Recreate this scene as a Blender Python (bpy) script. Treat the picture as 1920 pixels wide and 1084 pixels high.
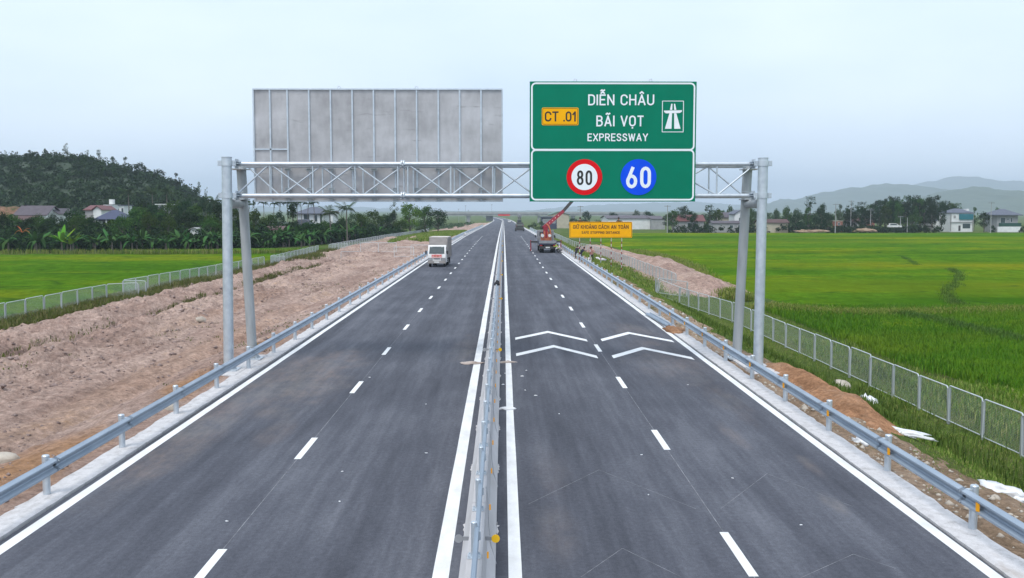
import bpy, bmesh, math, random
import numpy as np
from mathutils import Vector, Matrix

# ------------------------------------------------------------------ camera, world, sun, exposure
S = bpy.context.scene
COL = S.collection
for o in list(bpy.data.objects):
    bpy.data.objects.remove(o)
F, CX, CY = 1900.0, 960.0, 542.0          # focal length and centre in photograph pixels
PITCH, YAW, CH = math.atan(149 / F), math.atan(16 / F), 5.5
cam = bpy.data.cameras.new('camera')
cam.sensor_width = 36; cam.lens = 36 * F / 1920; cam.clip_start = .1; cam.clip_end = 20000
camo = bpy.data.objects.new('camera', cam); COL.objects.link(camo)
camo.location = (0, 0, CH)
camo.rotation_euler = (math.pi / 2 - PITCH, 0, -YAW)
S.camera = camo

SUN_EL, SUN_AZ = math.radians(58), math.radians(205)    # azimuth clockwise from +Y: behind and a little left
W = bpy.data.worlds.new('World'); S.world = W; W.use_nodes = True
nt = W.node_tree; nt.nodes.clear()
out = nt.nodes.new('ShaderNodeOutputWorld'); bg = nt.nodes.new('ShaderNodeBackground')
sky = nt.nodes.new('ShaderNodeTexSky'); sky.sky_type = 'NISHITA'; sky.sun_disc = False
sky.sun_elevation = SUN_EL; sky.sun_rotation = SUN_AZ; sky.dust_density = 4; sky.air_density = 1.2
tc = nt.nodes.new('ShaderNodeTexCoord'); mp = nt.nodes.new('ShaderNodeMapping'); mp.inputs['Scale'].default_value = (1.6, 1.6, 4.2)
ns = nt.nodes.new('ShaderNodeTexNoise'); ns.inputs['Scale'].default_value = 1.5; ns.inputs['Detail'].default_value = 5; ns.inputs['Roughness'].default_value = .48
cr = nt.nodes.new('ShaderNodeValToRGB')
cr.color_ramp.elements[0].position = .34; cr.color_ramp.elements[0].color = (3.75, 4.55, 5.75, 1)
cr.color_ramp.elements[1].position = .66; cr.color_ramp.elements[1].color = (4.75, 5.4, 6.1, 1)
mx = nt.nodes.new('ShaderNodeMix'); mx.data_type = 'RGBA'; mx.inputs[0].default_value = .93
L = nt.links.new
L(tc.outputs['Generated'], mp.inputs['Vector']); L(mp.outputs[0], ns.inputs['Vector']); L(ns.outputs['Fac'], cr.inputs[0])
L(sky.outputs[0], mx.inputs[6]); L(cr.outputs[0], mx.inputs[7]); L(mx.outputs[2], bg.inputs[0]); L(bg.outputs[0], out.inputs[0])
bg.inputs[1].default_value = .15

sl = bpy.data.lights.new('sun', 'SUN'); sl.energy = 1.5; sl.angle = math.radians(25); sl.color = (1, .96, .9)
so = bpy.data.objects.new('sun', sl); COL.objects.link(so)
sd = Vector((math.sin(SUN_AZ) * math.cos(SUN_EL), math.cos(SUN_AZ) * math.cos(SUN_EL), math.sin(SUN_EL)))
so.rotation_euler = (-sd).to_track_quat('-Z', 'Y').to_euler(); so.location = sd * 60
S.view_settings.view_transform = 'Standard'; S.view_settings.look = 'None'; S.view_settings.gamma = 1
S.view_settings.exposure = 0.56
S.view_settings.use_curve_mapping = False

# ------------------------------------------------------------------ helpers
R = random.Random(7)
NR = np.random.default_rng(11)
_f = Vector((math.sin(YAW) * math.cos(PITCH), math.cos(YAW) * math.cos(PITCH), -math.sin(PITCH)))
_r = Vector((math.cos(YAW), -math.sin(YAW), 0)); _u = _r.cross(_f)
def ray(x, y): return _f + _r * ((x - CX) / F) + _u * ((CY - y) / F)
def PX(x, y, Y):                       # world point seen at (x, y) of the photograph, at distance Y along the road
    d = ray(x, y); return Vector((0, 0, CH)) + d * (Y / d.y)
def GZ(x, y, z=0.0):                   # world point seen at (x, y) that lies at height z
    d = ray(x, y); return Vector((0, 0, CH)) + d * ((z - CH) / d.z)

def _hash(ix, iy, seed):
    n = (ix.astype(np.int64) * 374761393 + iy.astype(np.int64) * 668265263 + seed * 974711) & 0x7fffffff
    n = ((n ^ (n >> 13)) * 1274126177) & 0x7fffffff
    return ((n ^ (n >> 16)) & 0xffff) / 65535.0
def vnoise(x, y, seed=0):
    x = np.asarray(x, float); y = np.asarray(y, float)
    ix = np.floor(x); iy = np.floor(y); fx = x - ix; fy = y - iy
    fx = fx * fx * (3 - 2 * fx); fy = fy * fy * (3 - 2 * fy)
    a = _hash(ix, iy, seed); b = _hash(ix + 1, iy, seed); c = _hash(ix, iy + 1, seed); d = _hash(ix + 1, iy + 1, seed)
    return (a * (1 - fx) + b * fx) * (1 - fy) + (c * (1 - fx) + d * fx) * fy - .5
def fbm(x, y, seed=0, oct=4, gain=.5):
    s = 0; a = 1.0
    for i in range(oct):
        s = s + a * vnoise(x * 2 ** i + 17.3 * i, y * 2 ** i - 9.1 * i, seed + i); a *= gain
    return s

def tag(o, label=None, cat=None, group=None, kind=None):
    if label: o['label'] = label
    if cat: o['category'] = cat
    if group: o['group'] = group
    if kind: o['kind'] = kind
    return o
def empty(name, loc=(0, 0, 0), rz=0, label=None, cat=None, group=None):
    o = bpy.data.objects.new(name, None); COL.objects.link(o); o.location = loc; o.rotation_euler = (0, 0, rz)
    o.empty_display_size = .2
    return tag(o, label, cat, group)
def link(name, me, parent=None, loc=None, rot=None, scale=None):
    o = bpy.data.objects.new(name, me); COL.objects.link(o)
    if parent: o.parent = parent
    if loc is not None: o.location = loc
    if rot is not None: o.rotation_euler = rot
    if scale is not None: o.scale = scale
    return o
def npmesh(name, verts, faces, mat=None, smooth=False):     # verts (n,3), faces (m,3|4)
    me = bpy.data.meshes.new(name)
    verts = np.asarray(verts, np.float32); faces = np.asarray(faces, np.int32)
    k = faces.shape[1]
    me.vertices.add(len(verts)); me.vertices.foreach_set('co', verts.ravel())
    me.loops.add(faces.size); me.loops.foreach_set('vertex_index', faces.ravel())
    me.polygons.add(len(faces)); me.polygons.foreach_set('loop_start', np.arange(0, faces.size, k, dtype=np.int32))
    try: me.polygons.foreach_set('loop_total', np.full(len(faces), k, np.int32))
    except Exception: pass
    if smooth: me.polygons.foreach_set('use_smooth', np.ones(len(faces), bool))
    me.update(calc_edges=True); me.validate()
    if mat: me.materials.append(mat)
    return me
def grid(name, xs, ys, zf, mat, smooth=True):
    xs = np.asarray(xs, float); ys = np.asarray(ys, float)
    X, Y = np.meshgrid(xs, ys); Z = zf(X, Y)
    v = np.stack([X, Y, Z], -1).reshape(-1, 3); nx = len(xs)
    i, j = np.meshgrid(np.arange(nx - 1), np.arange(len(ys) - 1)); a = (j * nx + i).ravel()
    return npmesh(name, v, np.stack([a, a + 1, a + 1 + nx, a + nx], -1), mat, smooth)
def geo(a, b, d0, growth):                # coordinates from a to b, step d0 growing
    xs = [a]; d = d0
    while xs[-1] < b: xs.append(xs[-1] + d); d *= growth
    return xs

class MB:                                 # collects boxes, tubes, prisms into one mesh
    def __init__(s): s.v = []; s.f = []; s.sm = []
    def add(s, vs, fs, smooth=False):
        n = len(s.v); s.v += [tuple(p) for p in vs]; s.f += [tuple(i + n for i in f) for f in fs]; s.sm += [smooth] * len(fs); return s
    def box(s, x0, x1, y0, y1, z0, z1):
        return s.add([(x0, y0, z0), (x1, y0, z0), (x1, y1, z0), (x0, y1, z0), (x0, y0, z1), (x1, y0, z1), (x1, y1, z1), (x0, y1, z1)],
                     [(0, 3, 2, 1), (4, 5, 6, 7), (0, 1, 5, 4), (1, 2, 6, 5), (2, 3, 7, 6), (3, 0, 4, 7)])
    def tube(s, p0, p1, r0, r1=None, n=10, caps=True, smooth=True):
        p0 = Vector(p0); p1 = Vector(p1); r1 = r0 if r1 is None else r1
        d = (p1 - p0).normalized(); a = d.orthogonal().normalized(); b = d.cross(a)
        vs = []
        for p, r in ((p0, r0), (p1, r1)):
            vs += [p + a * (r * math.cos(t)) + b * (r * math.sin(t)) for t in [2 * math.pi * k / n for k in range(n)]]
        s.add(vs, [(k, (k + 1) % n, n + (k + 1) % n, n + k) for k in range(n)], smooth)
        if caps:
            s.add(vs[:n], [tuple(range(n - 1, -1, -1))]); s.add(vs[n:], [tuple(range(n))])
        return s
    def path(s, pts, rad, n=6, smooth=True):
        pts = [Vector(p) for p in pts]; rad = rad if isinstance(rad, (list, tuple)) else [rad] * len(pts)
        vs = []; a = None
        for i, p in enumerate(pts):
            d = (pts[min(i + 1, len(pts) - 1)] - pts[max(i - 1, 0)]).normalized()
            a = d.orthogonal().normalized() if a is None else (a - d * a.dot(d)).normalized()
            b = d.cross(a)
            vs += [p + a * (rad[i] * math.cos(t)) + b * (rad[i] * math.sin(t)) for t in [2 * math.pi * k / n for k in range(n)]]
        fs = []
        for i in range(len(pts) - 1):
            fs += [(i * n + k, i * n + (k + 1) % n, (i + 1) * n + (k + 1) % n, (i + 1) * n + k) for k in range(n)]
        s.add(vs, fs, smooth); m = len(pts) - 1
        s.add(vs[:n], [tuple(range(n - 1, -1, -1))]); s.add(vs[m * n:], [tuple(range(n))])
        return s
    def prism(s, prof, x0, x1, axis='x'):   # profile of (a, b) swept along an axis
        n = len(prof)
        f = {'x': lambda a, b, t: (t, a, b), 'y': lambda a, b, t: (a, t, b), 'z': lambda a, b, t: (a, b, t)}[axis]
        vs = [f(a, b, x0) for a, b in prof] + [f(a, b, x1) for a, b in prof]
        s.add(vs, [(k, (k + 1) % n, n + (k + 1) % n, n + k) for k in range(n)] + [tuple(range(n - 1, -1, -1)), tuple(range(n, 2 * n))])
        return s
    def mesh(s, name, mat):
        me = bpy.data.meshes.new(name); me.from_pydata(s.v, [], s.f)
        me.polygons.foreach_set('use_smooth', s.sm)
        bm = bmesh.new(); bm.from_mesh(me); bmesh.ops.recalc_face_normals(bm, faces=bm.faces); bm.to_mesh(me); bm.free()
        if mat: me.materials.append(mat)
        return me
    def build(s, name, mat, parent=None, loc=None, rot=None): return link(name, s.mesh(name, mat), parent, loc, rot)
def bx(name, mat, parent, *a): return MB().box(*a).build(name, mat, parent)
def bevel_box(name, mat, parent, x0, x1, y0, y1, z0, z1, r=.03, seg=2):
    bm = bmesh.new(); bmesh.ops.create_cube(bm, size=1)
    for v in bm.verts: v.co = Vector((x0 + (v.co.x + .5) * (x1 - x0), y0 + (v.co.y + .5) * (y1 - y0), z0 + (v.co.z + .5) * (z1 - z0)))
    bmesh.ops.bevel(bm, geom=list(bm.edges), offset=r, segments=seg, affect='EDGES', profile=.5)
    me = bpy.data.meshes.new(name); bm.to_mesh(me); bm.free(); me.materials.append(mat)
    return link(name, me, parent)
def copy_tree(o, parent=None):
    c = o.copy(); COL.objects.link(c); c.parent = parent
    for ch in o.children: copy_tree(ch, c)
    return c

# ------------------------------------------------------------------ materials
class NT:
    def __init__(s, name):
        s.m = bpy.data.materials.new(name); s.m.use_nodes = True; s.t = s.m.node_tree; s.b = s.t.nodes['Principled BSDF']; s.out = s.t.nodes['Material Output']
        s.pos = s.t.nodes.new('ShaderNodeNewGeometry')
    def l(s, a, b): s.t.links.new(a, b)
    def n(s, k, **kw):
        x = s.t.nodes.new(k)
        for a, b in kw.items(): setattr(x, a, b)
        return x
    def noise(s, scale, stretch=(1, 1, 1), detail=4, rough=.55, off=(0, 0, 0), src=None):
        mp = s.n('ShaderNodeMapping'); mp.inputs['Scale'].default_value = stretch; mp.inputs['Location'].default_value = off
        s.l(src or s.pos.outputs['Position'], mp.inputs['Vector'])
        x = s.n('ShaderNodeTexNoise'); x.inputs['Scale'].default_value = scale; x.inputs['Detail'].default_value = detail; x.inputs['Roughness'].default_value = rough
        s.l(mp.outputs[0], x.inputs['Vector']); return x.outputs['Fac']
    def ramp(s, fac, *stops):
        x = s.n('ShaderNodeValToRGB'); e = x.color_ramp.elements
        while len(e) < len(stops): e.new(.5)
        for i, (p, c) in enumerate(stops): e[i].position = p; e[i].color = (c[0], c[1], c[2], 1) if not isinstance(c, (int, float)) else (c, c, c, 1)
        s.l(fac, x.inputs[0]); return x.outputs[0]
    def mix(s, fac, a, b, mode='MIX'):
        x = s.n('ShaderNodeMix', data_type='RGBA', blend_type=mode)
        for i, v in ((0, fac), (6, a), (7, b)):
            if hasattr(v, 'is_linked') or hasattr(v, 'links'): s.l(v, x.inputs[i])
            else: x.inputs[i].default_value = v if i == 0 else (v[0], v[1], v[2], 1)
        return x.outputs[2]
    def math(s, op, a, b=0.0, c=None):
        x = s.n('ShaderNodeMath', operation=op)
        for i, v in ((0, a), (1, b), (2, c)):
            if v is None: continue
            if hasattr(v, 'links'): s.l(v, x.inputs[i])
            else: x.inputs[i].default_value = v
        return x.outputs[0]
    def bump(s, fac, strength, dist):
        x = s.n('ShaderNodeBump'); x.inputs['Strength'].default_value = strength; x.inputs['Distance'].default_value = dist
        s.l(fac, x.inputs['Height']); s.l(x.outputs[0], s.b.inputs['Normal'])
    def spot(s, cx, cy, rx, ry, wob):      # 1 at (cx, cy) falling to 0 at the radius, with a wobbly outline
        x = s.n('ShaderNodeMapping'); x.inputs['Location'].default_value = (-cx / rx, -cy / ry, 0); x.inputs['Scale'].default_value = (1 / rx, 1 / ry, 0)
        s.l(s.pos.outputs['Position'], x.inputs['Vector'])
        ln = s.n('ShaderNodeVectorMath', operation='LENGTH'); s.l(x.outputs[0], ln.inputs[0])
        d = s.math('ADD', ln.outputs['Value'], wob)
        mr = s.n('ShaderNodeMapRange', interpolation_type='SMOOTHSTEP'); mr.inputs['From Min'].default_value = 1; mr.inputs['From Max'].default_value = .25
        s.l(d, mr.inputs['Value']); return mr.outputs[0]
    def set(s, color=None, rough=.7, metal=0, spec=None):
        if color is not None:
            if hasattr(color, 'links'): s.l(color, s.b.inputs['Base Color'])
            else: s.b.inputs['Base Color'].default_value = (*color, 1)
        s.b.inputs['Roughness'].default_value = rough; s.b.inputs['Metallic'].default_value = metal
        if spec is not None: s.b.inputs['Specular IOR Level'].default_value = spec
        return s.m
def M(name, c1, c2=None, scale=3, stretch=(1, 1, 1), rough=.7, metal=0, bump=0, bdist=.02, bscale=None, lo=.35, hi=.65, spec=None, detail=5):
    s = NT(name)
    if c2 is None: c2 = tuple(c * .82 for c in c1)
    s.set(s.ramp(s.noise(scale, stretch, detail), (lo, c1), (hi, c2)), rough, metal, spec)
    if bump: s.bump(s.noise(bscale or scale * 4, stretch, 6, .65), bump, bdist)
    return s.m
def leafmat(name, cs, var=.25, rough=.55):
    s = NT(name)
    c = s.ramp(s.pos.outputs['Random Per Island'], *[(i / (len(cs) - 1), k) for i, k in enumerate(cs)])
    oi = s.n('ShaderNodeObjectInfo')
    hv = s.n('ShaderNodeHueSaturation'); s.l(c, hv.inputs['Color'])
    s.l(s.math('MULTIPLY_ADD', oi.outputs['Random'], .05, .475), hv.inputs['Hue'])
    s.l(s.math('MULTIPLY_ADD', oi.outputs['Random'], var * 2, 1 - var), hv.inputs['Value'])
    s.set(hv.outputs[0], .8, 0, .03)
    tr = s.n('ShaderNodeBsdfTranslucent'); s.l(hv.outputs[0], tr.inputs[0]); ms = s.n('ShaderNodeMixShader'); ms.inputs[0].default_value = .2
    s.l(s.b.outputs[0], ms.inputs[1]); s.l(tr.outputs[0], ms.inputs[2]); s.l(ms.outputs[0], s.out.inputs[0])
    return s.m

def asphalt():
    s = NT('asphalt')
    streak = s.noise(1.0, (1.15, .035, 1), 5, .6)
    blot = s.noise(.35, (1, .5, 1), 5, .6, (3, 9, 0))
    grain = s.noise(55, (1, 1, 1), 3, .7)
    base = s.ramp(s.math('ADD', s.math('ADD', s.math('MULTIPLY', streak, .45), s.math('MULTIPLY', blot, .3)), s.math('MULTIPLY', s.noise(3.2, (1.6, .12, 1), 6, .7, (1, 4, 0)), .25)), (.36, (.050, .053, .066)), (.5, (.085, .089, .108)), (.64, (.140, .145, .168)))
    base = s.mix(.55, base, s.ramp(grain, (.25, .3), (.75, 1.6)), 'MULTIPLY')
    base = s.mix(.6, base, s.ramp(s.noise(11, (1, .8, 1), 5, .75), (.28, .55), (.72, 1.38)), 'MULTIPLY')
    wob = s.math('MULTIPLY_ADD', s.noise(.9, (1, .45, 1), 6, .68, (5, 2, 0)), 1.5, -.75)
    dust = None
    for (cx, cy, rx, ry, k) in ((-6.6, 33, 2.1, 9, .36), (-7.6, 25, 1.0, 8, .35), (-5.6, 25, .5, 2.5, .2), (6.0, 37, 1.7, 8, .22), (5.6, 24.5, .3, 2, .2), (6.6, 21.5, .22, 1.2, .25),
                                (6.2, 18.6, .22, 1.0, .3), (5.9, 46, 1.3, 4, .25), (.9, 17, .5, 2, .18), (-1.4, 40, .8, 5, .25), (1.0, 21, .5, 3, .1), (6.4, 29, .6, 4, .15)):
        d = s.math('MULTIPLY', s.spot(cx, cy, rx, ry, wob), k)
        dust = d if dust is None else s.math('MAXIMUM', dust, d)
    dust = s.math('MULTIPLY', dust, s.ramp(s.noise(2.2, (1, .35, 1), 9, .78, (3, 3, 0)), (.36, .15), (.62, 1.25)))
    c = s.mix(dust, base, s.ramp(s.noise(.5, (1, .6, 1), 4, .6), (.4, (.24, .215, .195)), (.6, (.27, .20, .165))))
    # white flecks scraped along the edge lines and general scuffs
    fl = s.ramp(s.noise(3.2, (1, 3.5, 1), 6, .75, (11, 0, 0)), (.64, 0.), (.74, 1.))
    sx = s.n('ShaderNodeSeparateXYZ'); s.l(s.pos.outputs['Position'], sx.inputs[0])
    ed = s.math('SUBTRACT', s.math('ABSOLUTE', s.math('ADD', sx.outputs[0], .385)), 6.75)
    em = s.n('ShaderNodeMapRange'); em.inputs['From Min'].default_value = 0; em.inputs['From Max'].default_value = .95; em.inputs['To Min'].default_value = .10; em.inputs['To Max'].default_value = .9
    s.l(ed, em.inputs['Value'])
    c = s.mix(s.math('MULTIPLY', fl, em.outputs[0]), c, (.42, .41, .42))
    s.set(c, .88, 0, .18)
    s.bump(grain, .5, .006)
    return s.m
A = {}
A['asphalt'] = asphalt()
def paintmat():
    s = NT('white_road_paint')
    c = s.ramp(s.noise(2.5, (1, .4, 1), 6, .65), (.4, (.78, .785, .785)), (.72, (.62, .62, .615)))
    c = s.mix(s.ramp(s.noise(16, (1, .5, 1), 8, .8, (6, 1, 0)), (.62, 0.), (.72, .55)), c, (.26, .26, .27))
    s.set(c, .75, 0, .2); return s.m
A['paint'] = paintmat()
A['scuff'] = M('chalk_line', (.30, .30, .32), (.09, .09, .10), 3, rough=.9)
A['concrete'] = M('pale_concrete', (.56, .55, .56), (.44, .43, .44), 1.6, rough=.85, bump=.5, bdist=.012, bscale=25, lo=.3, hi=.72)
def slabmat():
    s = NT('gutter_concrete')
    c = s.ramp(s.noise(5, (1, .7, 1), 10, .72), (.30, (.36, .345, .34)), (.46, (.53, .515, .515)), (.7, (.64, .625, .63)))
    c = s.mix(.5, c, s.ramp(s.noise(45, (1, 1, 1), 3, .7), (.28, .72), (.72, 1.2)), 'MULTIPLY')
    c = s.mix(s.ramp(s.noise(.8, (1, .35, 1), 6, .7, (4, 4, 0)), (.58, 0.), (.72, .5)), c, (.36, .30, .25))
    s.set(c, .95, 0, .1); s.bump(s.noise(40, (1, 1, 1), 4, .7), .3, .006); return s.m
A['slab'] = slabmat()
A['barrier'] = M('barrier_concrete', (.50, .49, .50), (.38, .365, .36), 1.0, (1, .6, 2.5), rough=.85, bump=.3, bdist=.01, bscale=20, lo=.3, hi=.75)
A['galv'] = M('galvanised_steel', (.60, .65, .69), (.46, .51, .56), 5, rough=.42, metal=.55, lo=.3, hi=.7)
A['galv_rail'] = M('galvanised_rail', (.40, .46, .53), (.30, .36, .43), 2.2, (1, .5, 3), rough=.45, metal=.5, lo=.3, hi=.7)
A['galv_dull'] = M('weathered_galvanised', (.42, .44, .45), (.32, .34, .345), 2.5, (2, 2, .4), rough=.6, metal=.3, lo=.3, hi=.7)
A['wire'] = M('galvanised_wire', (.44, .48, .49), (.36, .40, .41), 3, rough=.5, metal=.2)
A['tube'] = M('bright_galvanised_tube', (.56, .60, .62), (.46, .50, .52), 3, rough=.5, metal=.1)
A['tyre'] = M('tyre_rubber', (.02, .02, .022), rough=.85)
A['black'] = M('black_plastic', (.018, .018, .02), rough=.5)
A['amber'] = M('amber_reflector', (.80, .36, .01), (.72, .30, .01), 4, rough=.35)
A['yellow'] = M('yellow_disc', (.85, .50, .01), (.80, .46, .01), 4, rough=.4)
A['grey_disc'] = M('grey_plastic', (.30, .31, .33), rough=.6)
A['white_cloth'] = M('white_plastic_sack', (.78, .79, .80), (.62, .63, .65), 6, rough=.6, bump=.5, bdist=.03, bscale=14)
A['beige_cloth'] = M('muddy_cloth', (.52, .45, .41), (.38, .31, .27), 5, rough=.9, bump=.6, bdist=.03, bscale=14)
A['stone'] = M('limestone', (.50, .45, .38), (.34, .29, .24), 3, rough=.9, bump=.6, bdist=.05, bscale=9)

def soil(name, cols, scale=.5, grassy=None, stretch=(1, .35, 1), thr=(.58, .68), spots=()):
    s = NT(name)
    a = s.ramp(s.math('ADD', s.math('MULTIPLY', s.noise(scale, stretch, 6, .62), .65), s.math('MULTIPLY', s.noise(scale * 9, (1, .7, 1), 5, .7), .35)), *cols)
    s_g = s.noise(22, (1, 1, 1), 4, .7)
    a = s.mix(.5, a, s.ramp(s_g, (.25, .55), (.75, 1.4)), 'MULTIPLY')
    if grassy:
        a = s.mix(s.ramp(s.noise(.42, (1, .35, 1), 6, .7, (7, 3, 0)), (thr[0], 0.), (thr[1], .8)), a, grassy)
    for (cx, cy, rx, ry, k) in spots:
        a = s.mix(s.math('MULTIPLY', s.spot(cx, cy, rx, ry, s.math('MULTIPLY_ADD', s.noise(.8, (1, .5, 1), 5, .65), 1.4, -.7)), k), a, (.42, .235, .125))
    a = s.mix(.6, a, s.ramp(s.noise(6, (1, .8, 1), 6, .75, (2, 8, 0)), (.32, .34), (.66, 1.55)), 'MULTIPLY')  # coarse and fine mottle: small crumb shadows put into the colour, with wet-dry tone
    a = s.mix(.55, a, s.ramp(s.noise(2.2, (1, .55, 1), 6, .7, (5, 1, 0)), (.34, .62), (.64, 1.25)), 'MULTIPLY')
    a = s.mix(.5, a, s.ramp(s.noise(1.3, (1, .03, 1), 4, .6, (9, 5, 0)), (.36, .72), (.62, 1.2)), 'MULTIPLY')
    s.set(a, 1, 0, .03); s.bump(s.noise(7, (1, 1, 1), 7, .75), 1, .12)
    return s.m
A['dirt'] = soil('pinkish_dirt', ((.30, (.17, .115, .10)), (.44, (.35, .24, .195)), (.56, (.46, .335, .28)), (.72, (.45, .29, .185))), .35, (.20, .165, .10), thr=(.66, .8), spots=((-10.4, 20, 1.5, 8, .9), (-9.7, 31, .7, 4, .8), (-9.6, 41, .6, 3, .9), (-12.6, 40, 1.4, 30, .22), (-16, 60, 1.2, 20, .15)))
A['clod'] = soil('dirt_clod', ((.3, (.22, .16, .145)), (.5, (.35, .265, .24)), (.7, (.44, .35, .32))), 1.5)
A['orange_soil'] = soil('orange_soil', ((.3, (.28, .145, .08)), (.5, (.42, .225, .125)), (.7, (.46, .29, .19))), .8)
A['red_cut'] = soil('red_cut_earth', ((.3, (.14, .075, .05)), (.5, (.21, .12, .08)), (.7, (.25, .16, .11))), .3, (.05, .08, .03), thr=(.5, .62))
A['shoulder'] = soil('shoulder_soil', ((.3, (.22, .155, .10)), (.5, (.34, .24, .165)), (.7, (.42, .33, .26))), .9, (.09, .10, .03), thr=(.55, .66))
A['ground'] = soil('weedy_ground', ((.3, (.05, .09, .02)), (.5, (.085, .125, .03)), (.68, (.15, .15, .055))), .22, (.24, .19, .12), thr=(.64, .78))
A['far_ground'] = A['ground']

def paddy(name, lo, mid, hi, sc, spots=()):
    s = NT(name)
    band = s.noise(sc, (.22, 1, 1), 5, .55)
    pat = s.noise(.16, (.7, 1, 1), 5, .6, (4, 4, 0))
    fine = s.noise(3.5, (.6, 1, 1), 5, .75)
    c = s.ramp(s.math('ADD', s.math('MULTIPLY', band, .65), s.math('MULTIPLY', pat, .35)), (.36, lo), (.5, mid), (.62, hi))
    c = s.mix(.5, c, s.ramp(fine, (.3, .45), (.7, 1.5)), 'MULTIPLY')
    c = s.mix(.7, c, s.ramp(s.noise(.9, (1, .45, 1), 6, .75, (8, 2, 0)), (.34, .58), (.66, 1.35)), 'MULTIPLY')
    for (cx, cy, rx, ry, k, col) in spots: c = s.mix(s.math('MULTIPLY', s.spot(cx, cy, rx, ry, s.math('MULTIPLY_ADD', s.noise(.12, (.7, 1, 1), 5, .6), 1.2, -.6)), k), c, col)
    ln = s.ramp(s.noise(.07, (.35, 1, 1), 2, .5, (1, 7, 0)), (.492, 0.), (.5, .75), (.508, 0.)); c = s.mix(ln, c, (.03, .075, .012))
    s.set(c, 1, 0, 0.0); s.bump(s.noise(7, (1, 1, 1), 5, .75), 1, .12)
    return s.m
A['paddy_r'] = paddy('rice_paddy', (.038, .112, .007), (.078, .168, .009), (.19, .215, .009), .045, ((35, 95, 30, 16, .4, (.15, .18, .01)), (60, 92, 22, 22, .45, (.15, .175, .01)), (46, 130, 60, 14, .35, (.14, .17, .01)), (40, 170, 70, 9, .5, (.03, .085, .005)), (45, 78, 30, 5, .5, (.035, .10, .005)), (70, 225, 90, 16, .35, (.14, .165, .01)), (60, 262, 90, 9, .5, (.028, .08, .005))))
A['paddy_l'] = paddy('rice_paddy_bright', (.045, .122, .007), (.072, .158, .009), (.145, .190, .011), .05)
A['rice'] = None
def ricemat():
    s = NT('rice_blades'); c = s.ramp(s.pos.outputs['Random Per Island'], (0, (.04, .13, .008)), (.5, (.07, .18, .012)), (1, (.125, .225, .018)))
    c = s.mix(s.ramp(s.noise(.10, (.6, 1, 1), 4), (.45, 0.), (.68, .6)), c, (.17, .24, .02)); s.set(c, .9, 0, .03); return s.m
A['rice'] = ricemat()
A['grass'] = leafmat('grass_blades', [(.075, .14, .02), (.13, .22, .032), (.21, .28, .055), (.32, .30, .11)], .05)
A['verge_grass'] = leafmat('verge_grass', [(.05, .085, .022), (.09, .13, .03), (.14, .155, .05), (.20, .18, .085)], .05)
A['weed'] = leafmat('weed_leaves', [(.045, .09, .016), (.08, .14, .025), (.125, .17, .04)], .1)
A['leaf_dark'] = leafmat('dark_foliage', [(.011, .027, .010), (.020, .045, .015), (.036, .068, .021)])
A['leaf_mid'] = leafmat('mid_green_foliage', [(.022, .055, .011), (.042, .092, .016), (.074, .128, .024)])
A['leaf_bright'] = leafmat('bright_green_foliage', [(.045, .11, .014), (.08, .17, .02), (.12, .21, .03)])
A['leaf_grey'] = leafmat('grey_green_foliage', [(.032, .06, .03), (.06, .095, .045), (.09, .13, .06)])
A['banana'] = leafmat('banana_leaf', [(.03, .085, .03), (.05, .12, .035), (.08, .155, .04)], .35)
A['banana_lime'] = leafmat('lime_banana_leaf', [(.11, .24, .025), (.14, .28, .03)], .1)
A['dry_frond'] = leafmat('dry_frond', [(.4, .15, .04), (.5, .2, .06)], .1)
A['bark'] = M('bark', (.12, .095, .075), (.07, .055, .045), 4, (1, 1, .3), rough=.95)
A['palmbark'] = M('palm_bark', (.18, .155, .13), (.10, .085, .07), 4, (1, 1, 3), rough=.95)

# ------------------------------------------------------------------ levels of the place
def road_z(y):
    y = np.asarray(y, float)
    return np.interp(y, [-100, 150, 218, 300, 404, 650, 894, 1100, 9000], [0, 0, -.22, -.75, -1.5, -3.0, -4.4, -4.9, -4.9])
def road_x(y):
    y = np.asarray(y, float); t = np.clip(y - 850, 0, None) / 100
    return -.55 * t * t
def level_r(y): return np.interp(y, [0, 300, 900, 9000], [-1.88, -1.95, -6.2, -6.4])
def level_l(y): return np.interp(y, [0, 220, 500, 900, 9000], [-1.25, -1.35, -3.4, -6.2, -6.4])
def sstep(a, b, x):
    t = np.clip((x - a) / (b - a), 0, 1); return t * t * (3 - 2 * t)
def ground_z(x, y):
    x = np.asarray(x, float); y = np.asarray(y, float)
    rz = road_z(y); u = x - road_x(y)
    zr = rz - .05 + (level_r(y) - rz + .05) * sstep(9.2, 14.2, u)
    zl = rz - .05 + (-.35) * sstep(-9.2, -12, u) + (level_l(y) - rz + .40) * sstep(-14, -29, u)
    z = np.where(u > 0, zr, zl)
    return np.where((u > -8.9) & (u < 8.0), rz - .3, z)
GEMPTY = None
xs = [-9200, -6200, -4200, -3000, -2000, -1400, -900, -600, -400, -300, -220, -170, -130, -100, -80, -65, -52, -42, -35, -31] + list(np.arange(-29, -8.9, 1.0)) + [-8.95, -8.85, -4, 0, 4, 7.95, 8.05, 8.6] + list(np.arange(9.2, 16, .6)) + [18, 21, 25, 30, 38, 48, 60, 80, 110, 150, 200, 280, 400, 600, 900, 1400, 2000, 3000, 4200, 6200, 9200]
ys = [-60, -30] + geo(-10, 240, 1.5, 1.02) + [260, 300, 350, 404, 450, 520, 600, 680, 760, 850, 894, 950, 1000, 1050, 1100, 1150, 1200, 1300, 1450, 1600, 2000, 3000, 4600, 7200, 9800]
xs = sorted(set(xs)); ys = sorted(ys)
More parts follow.
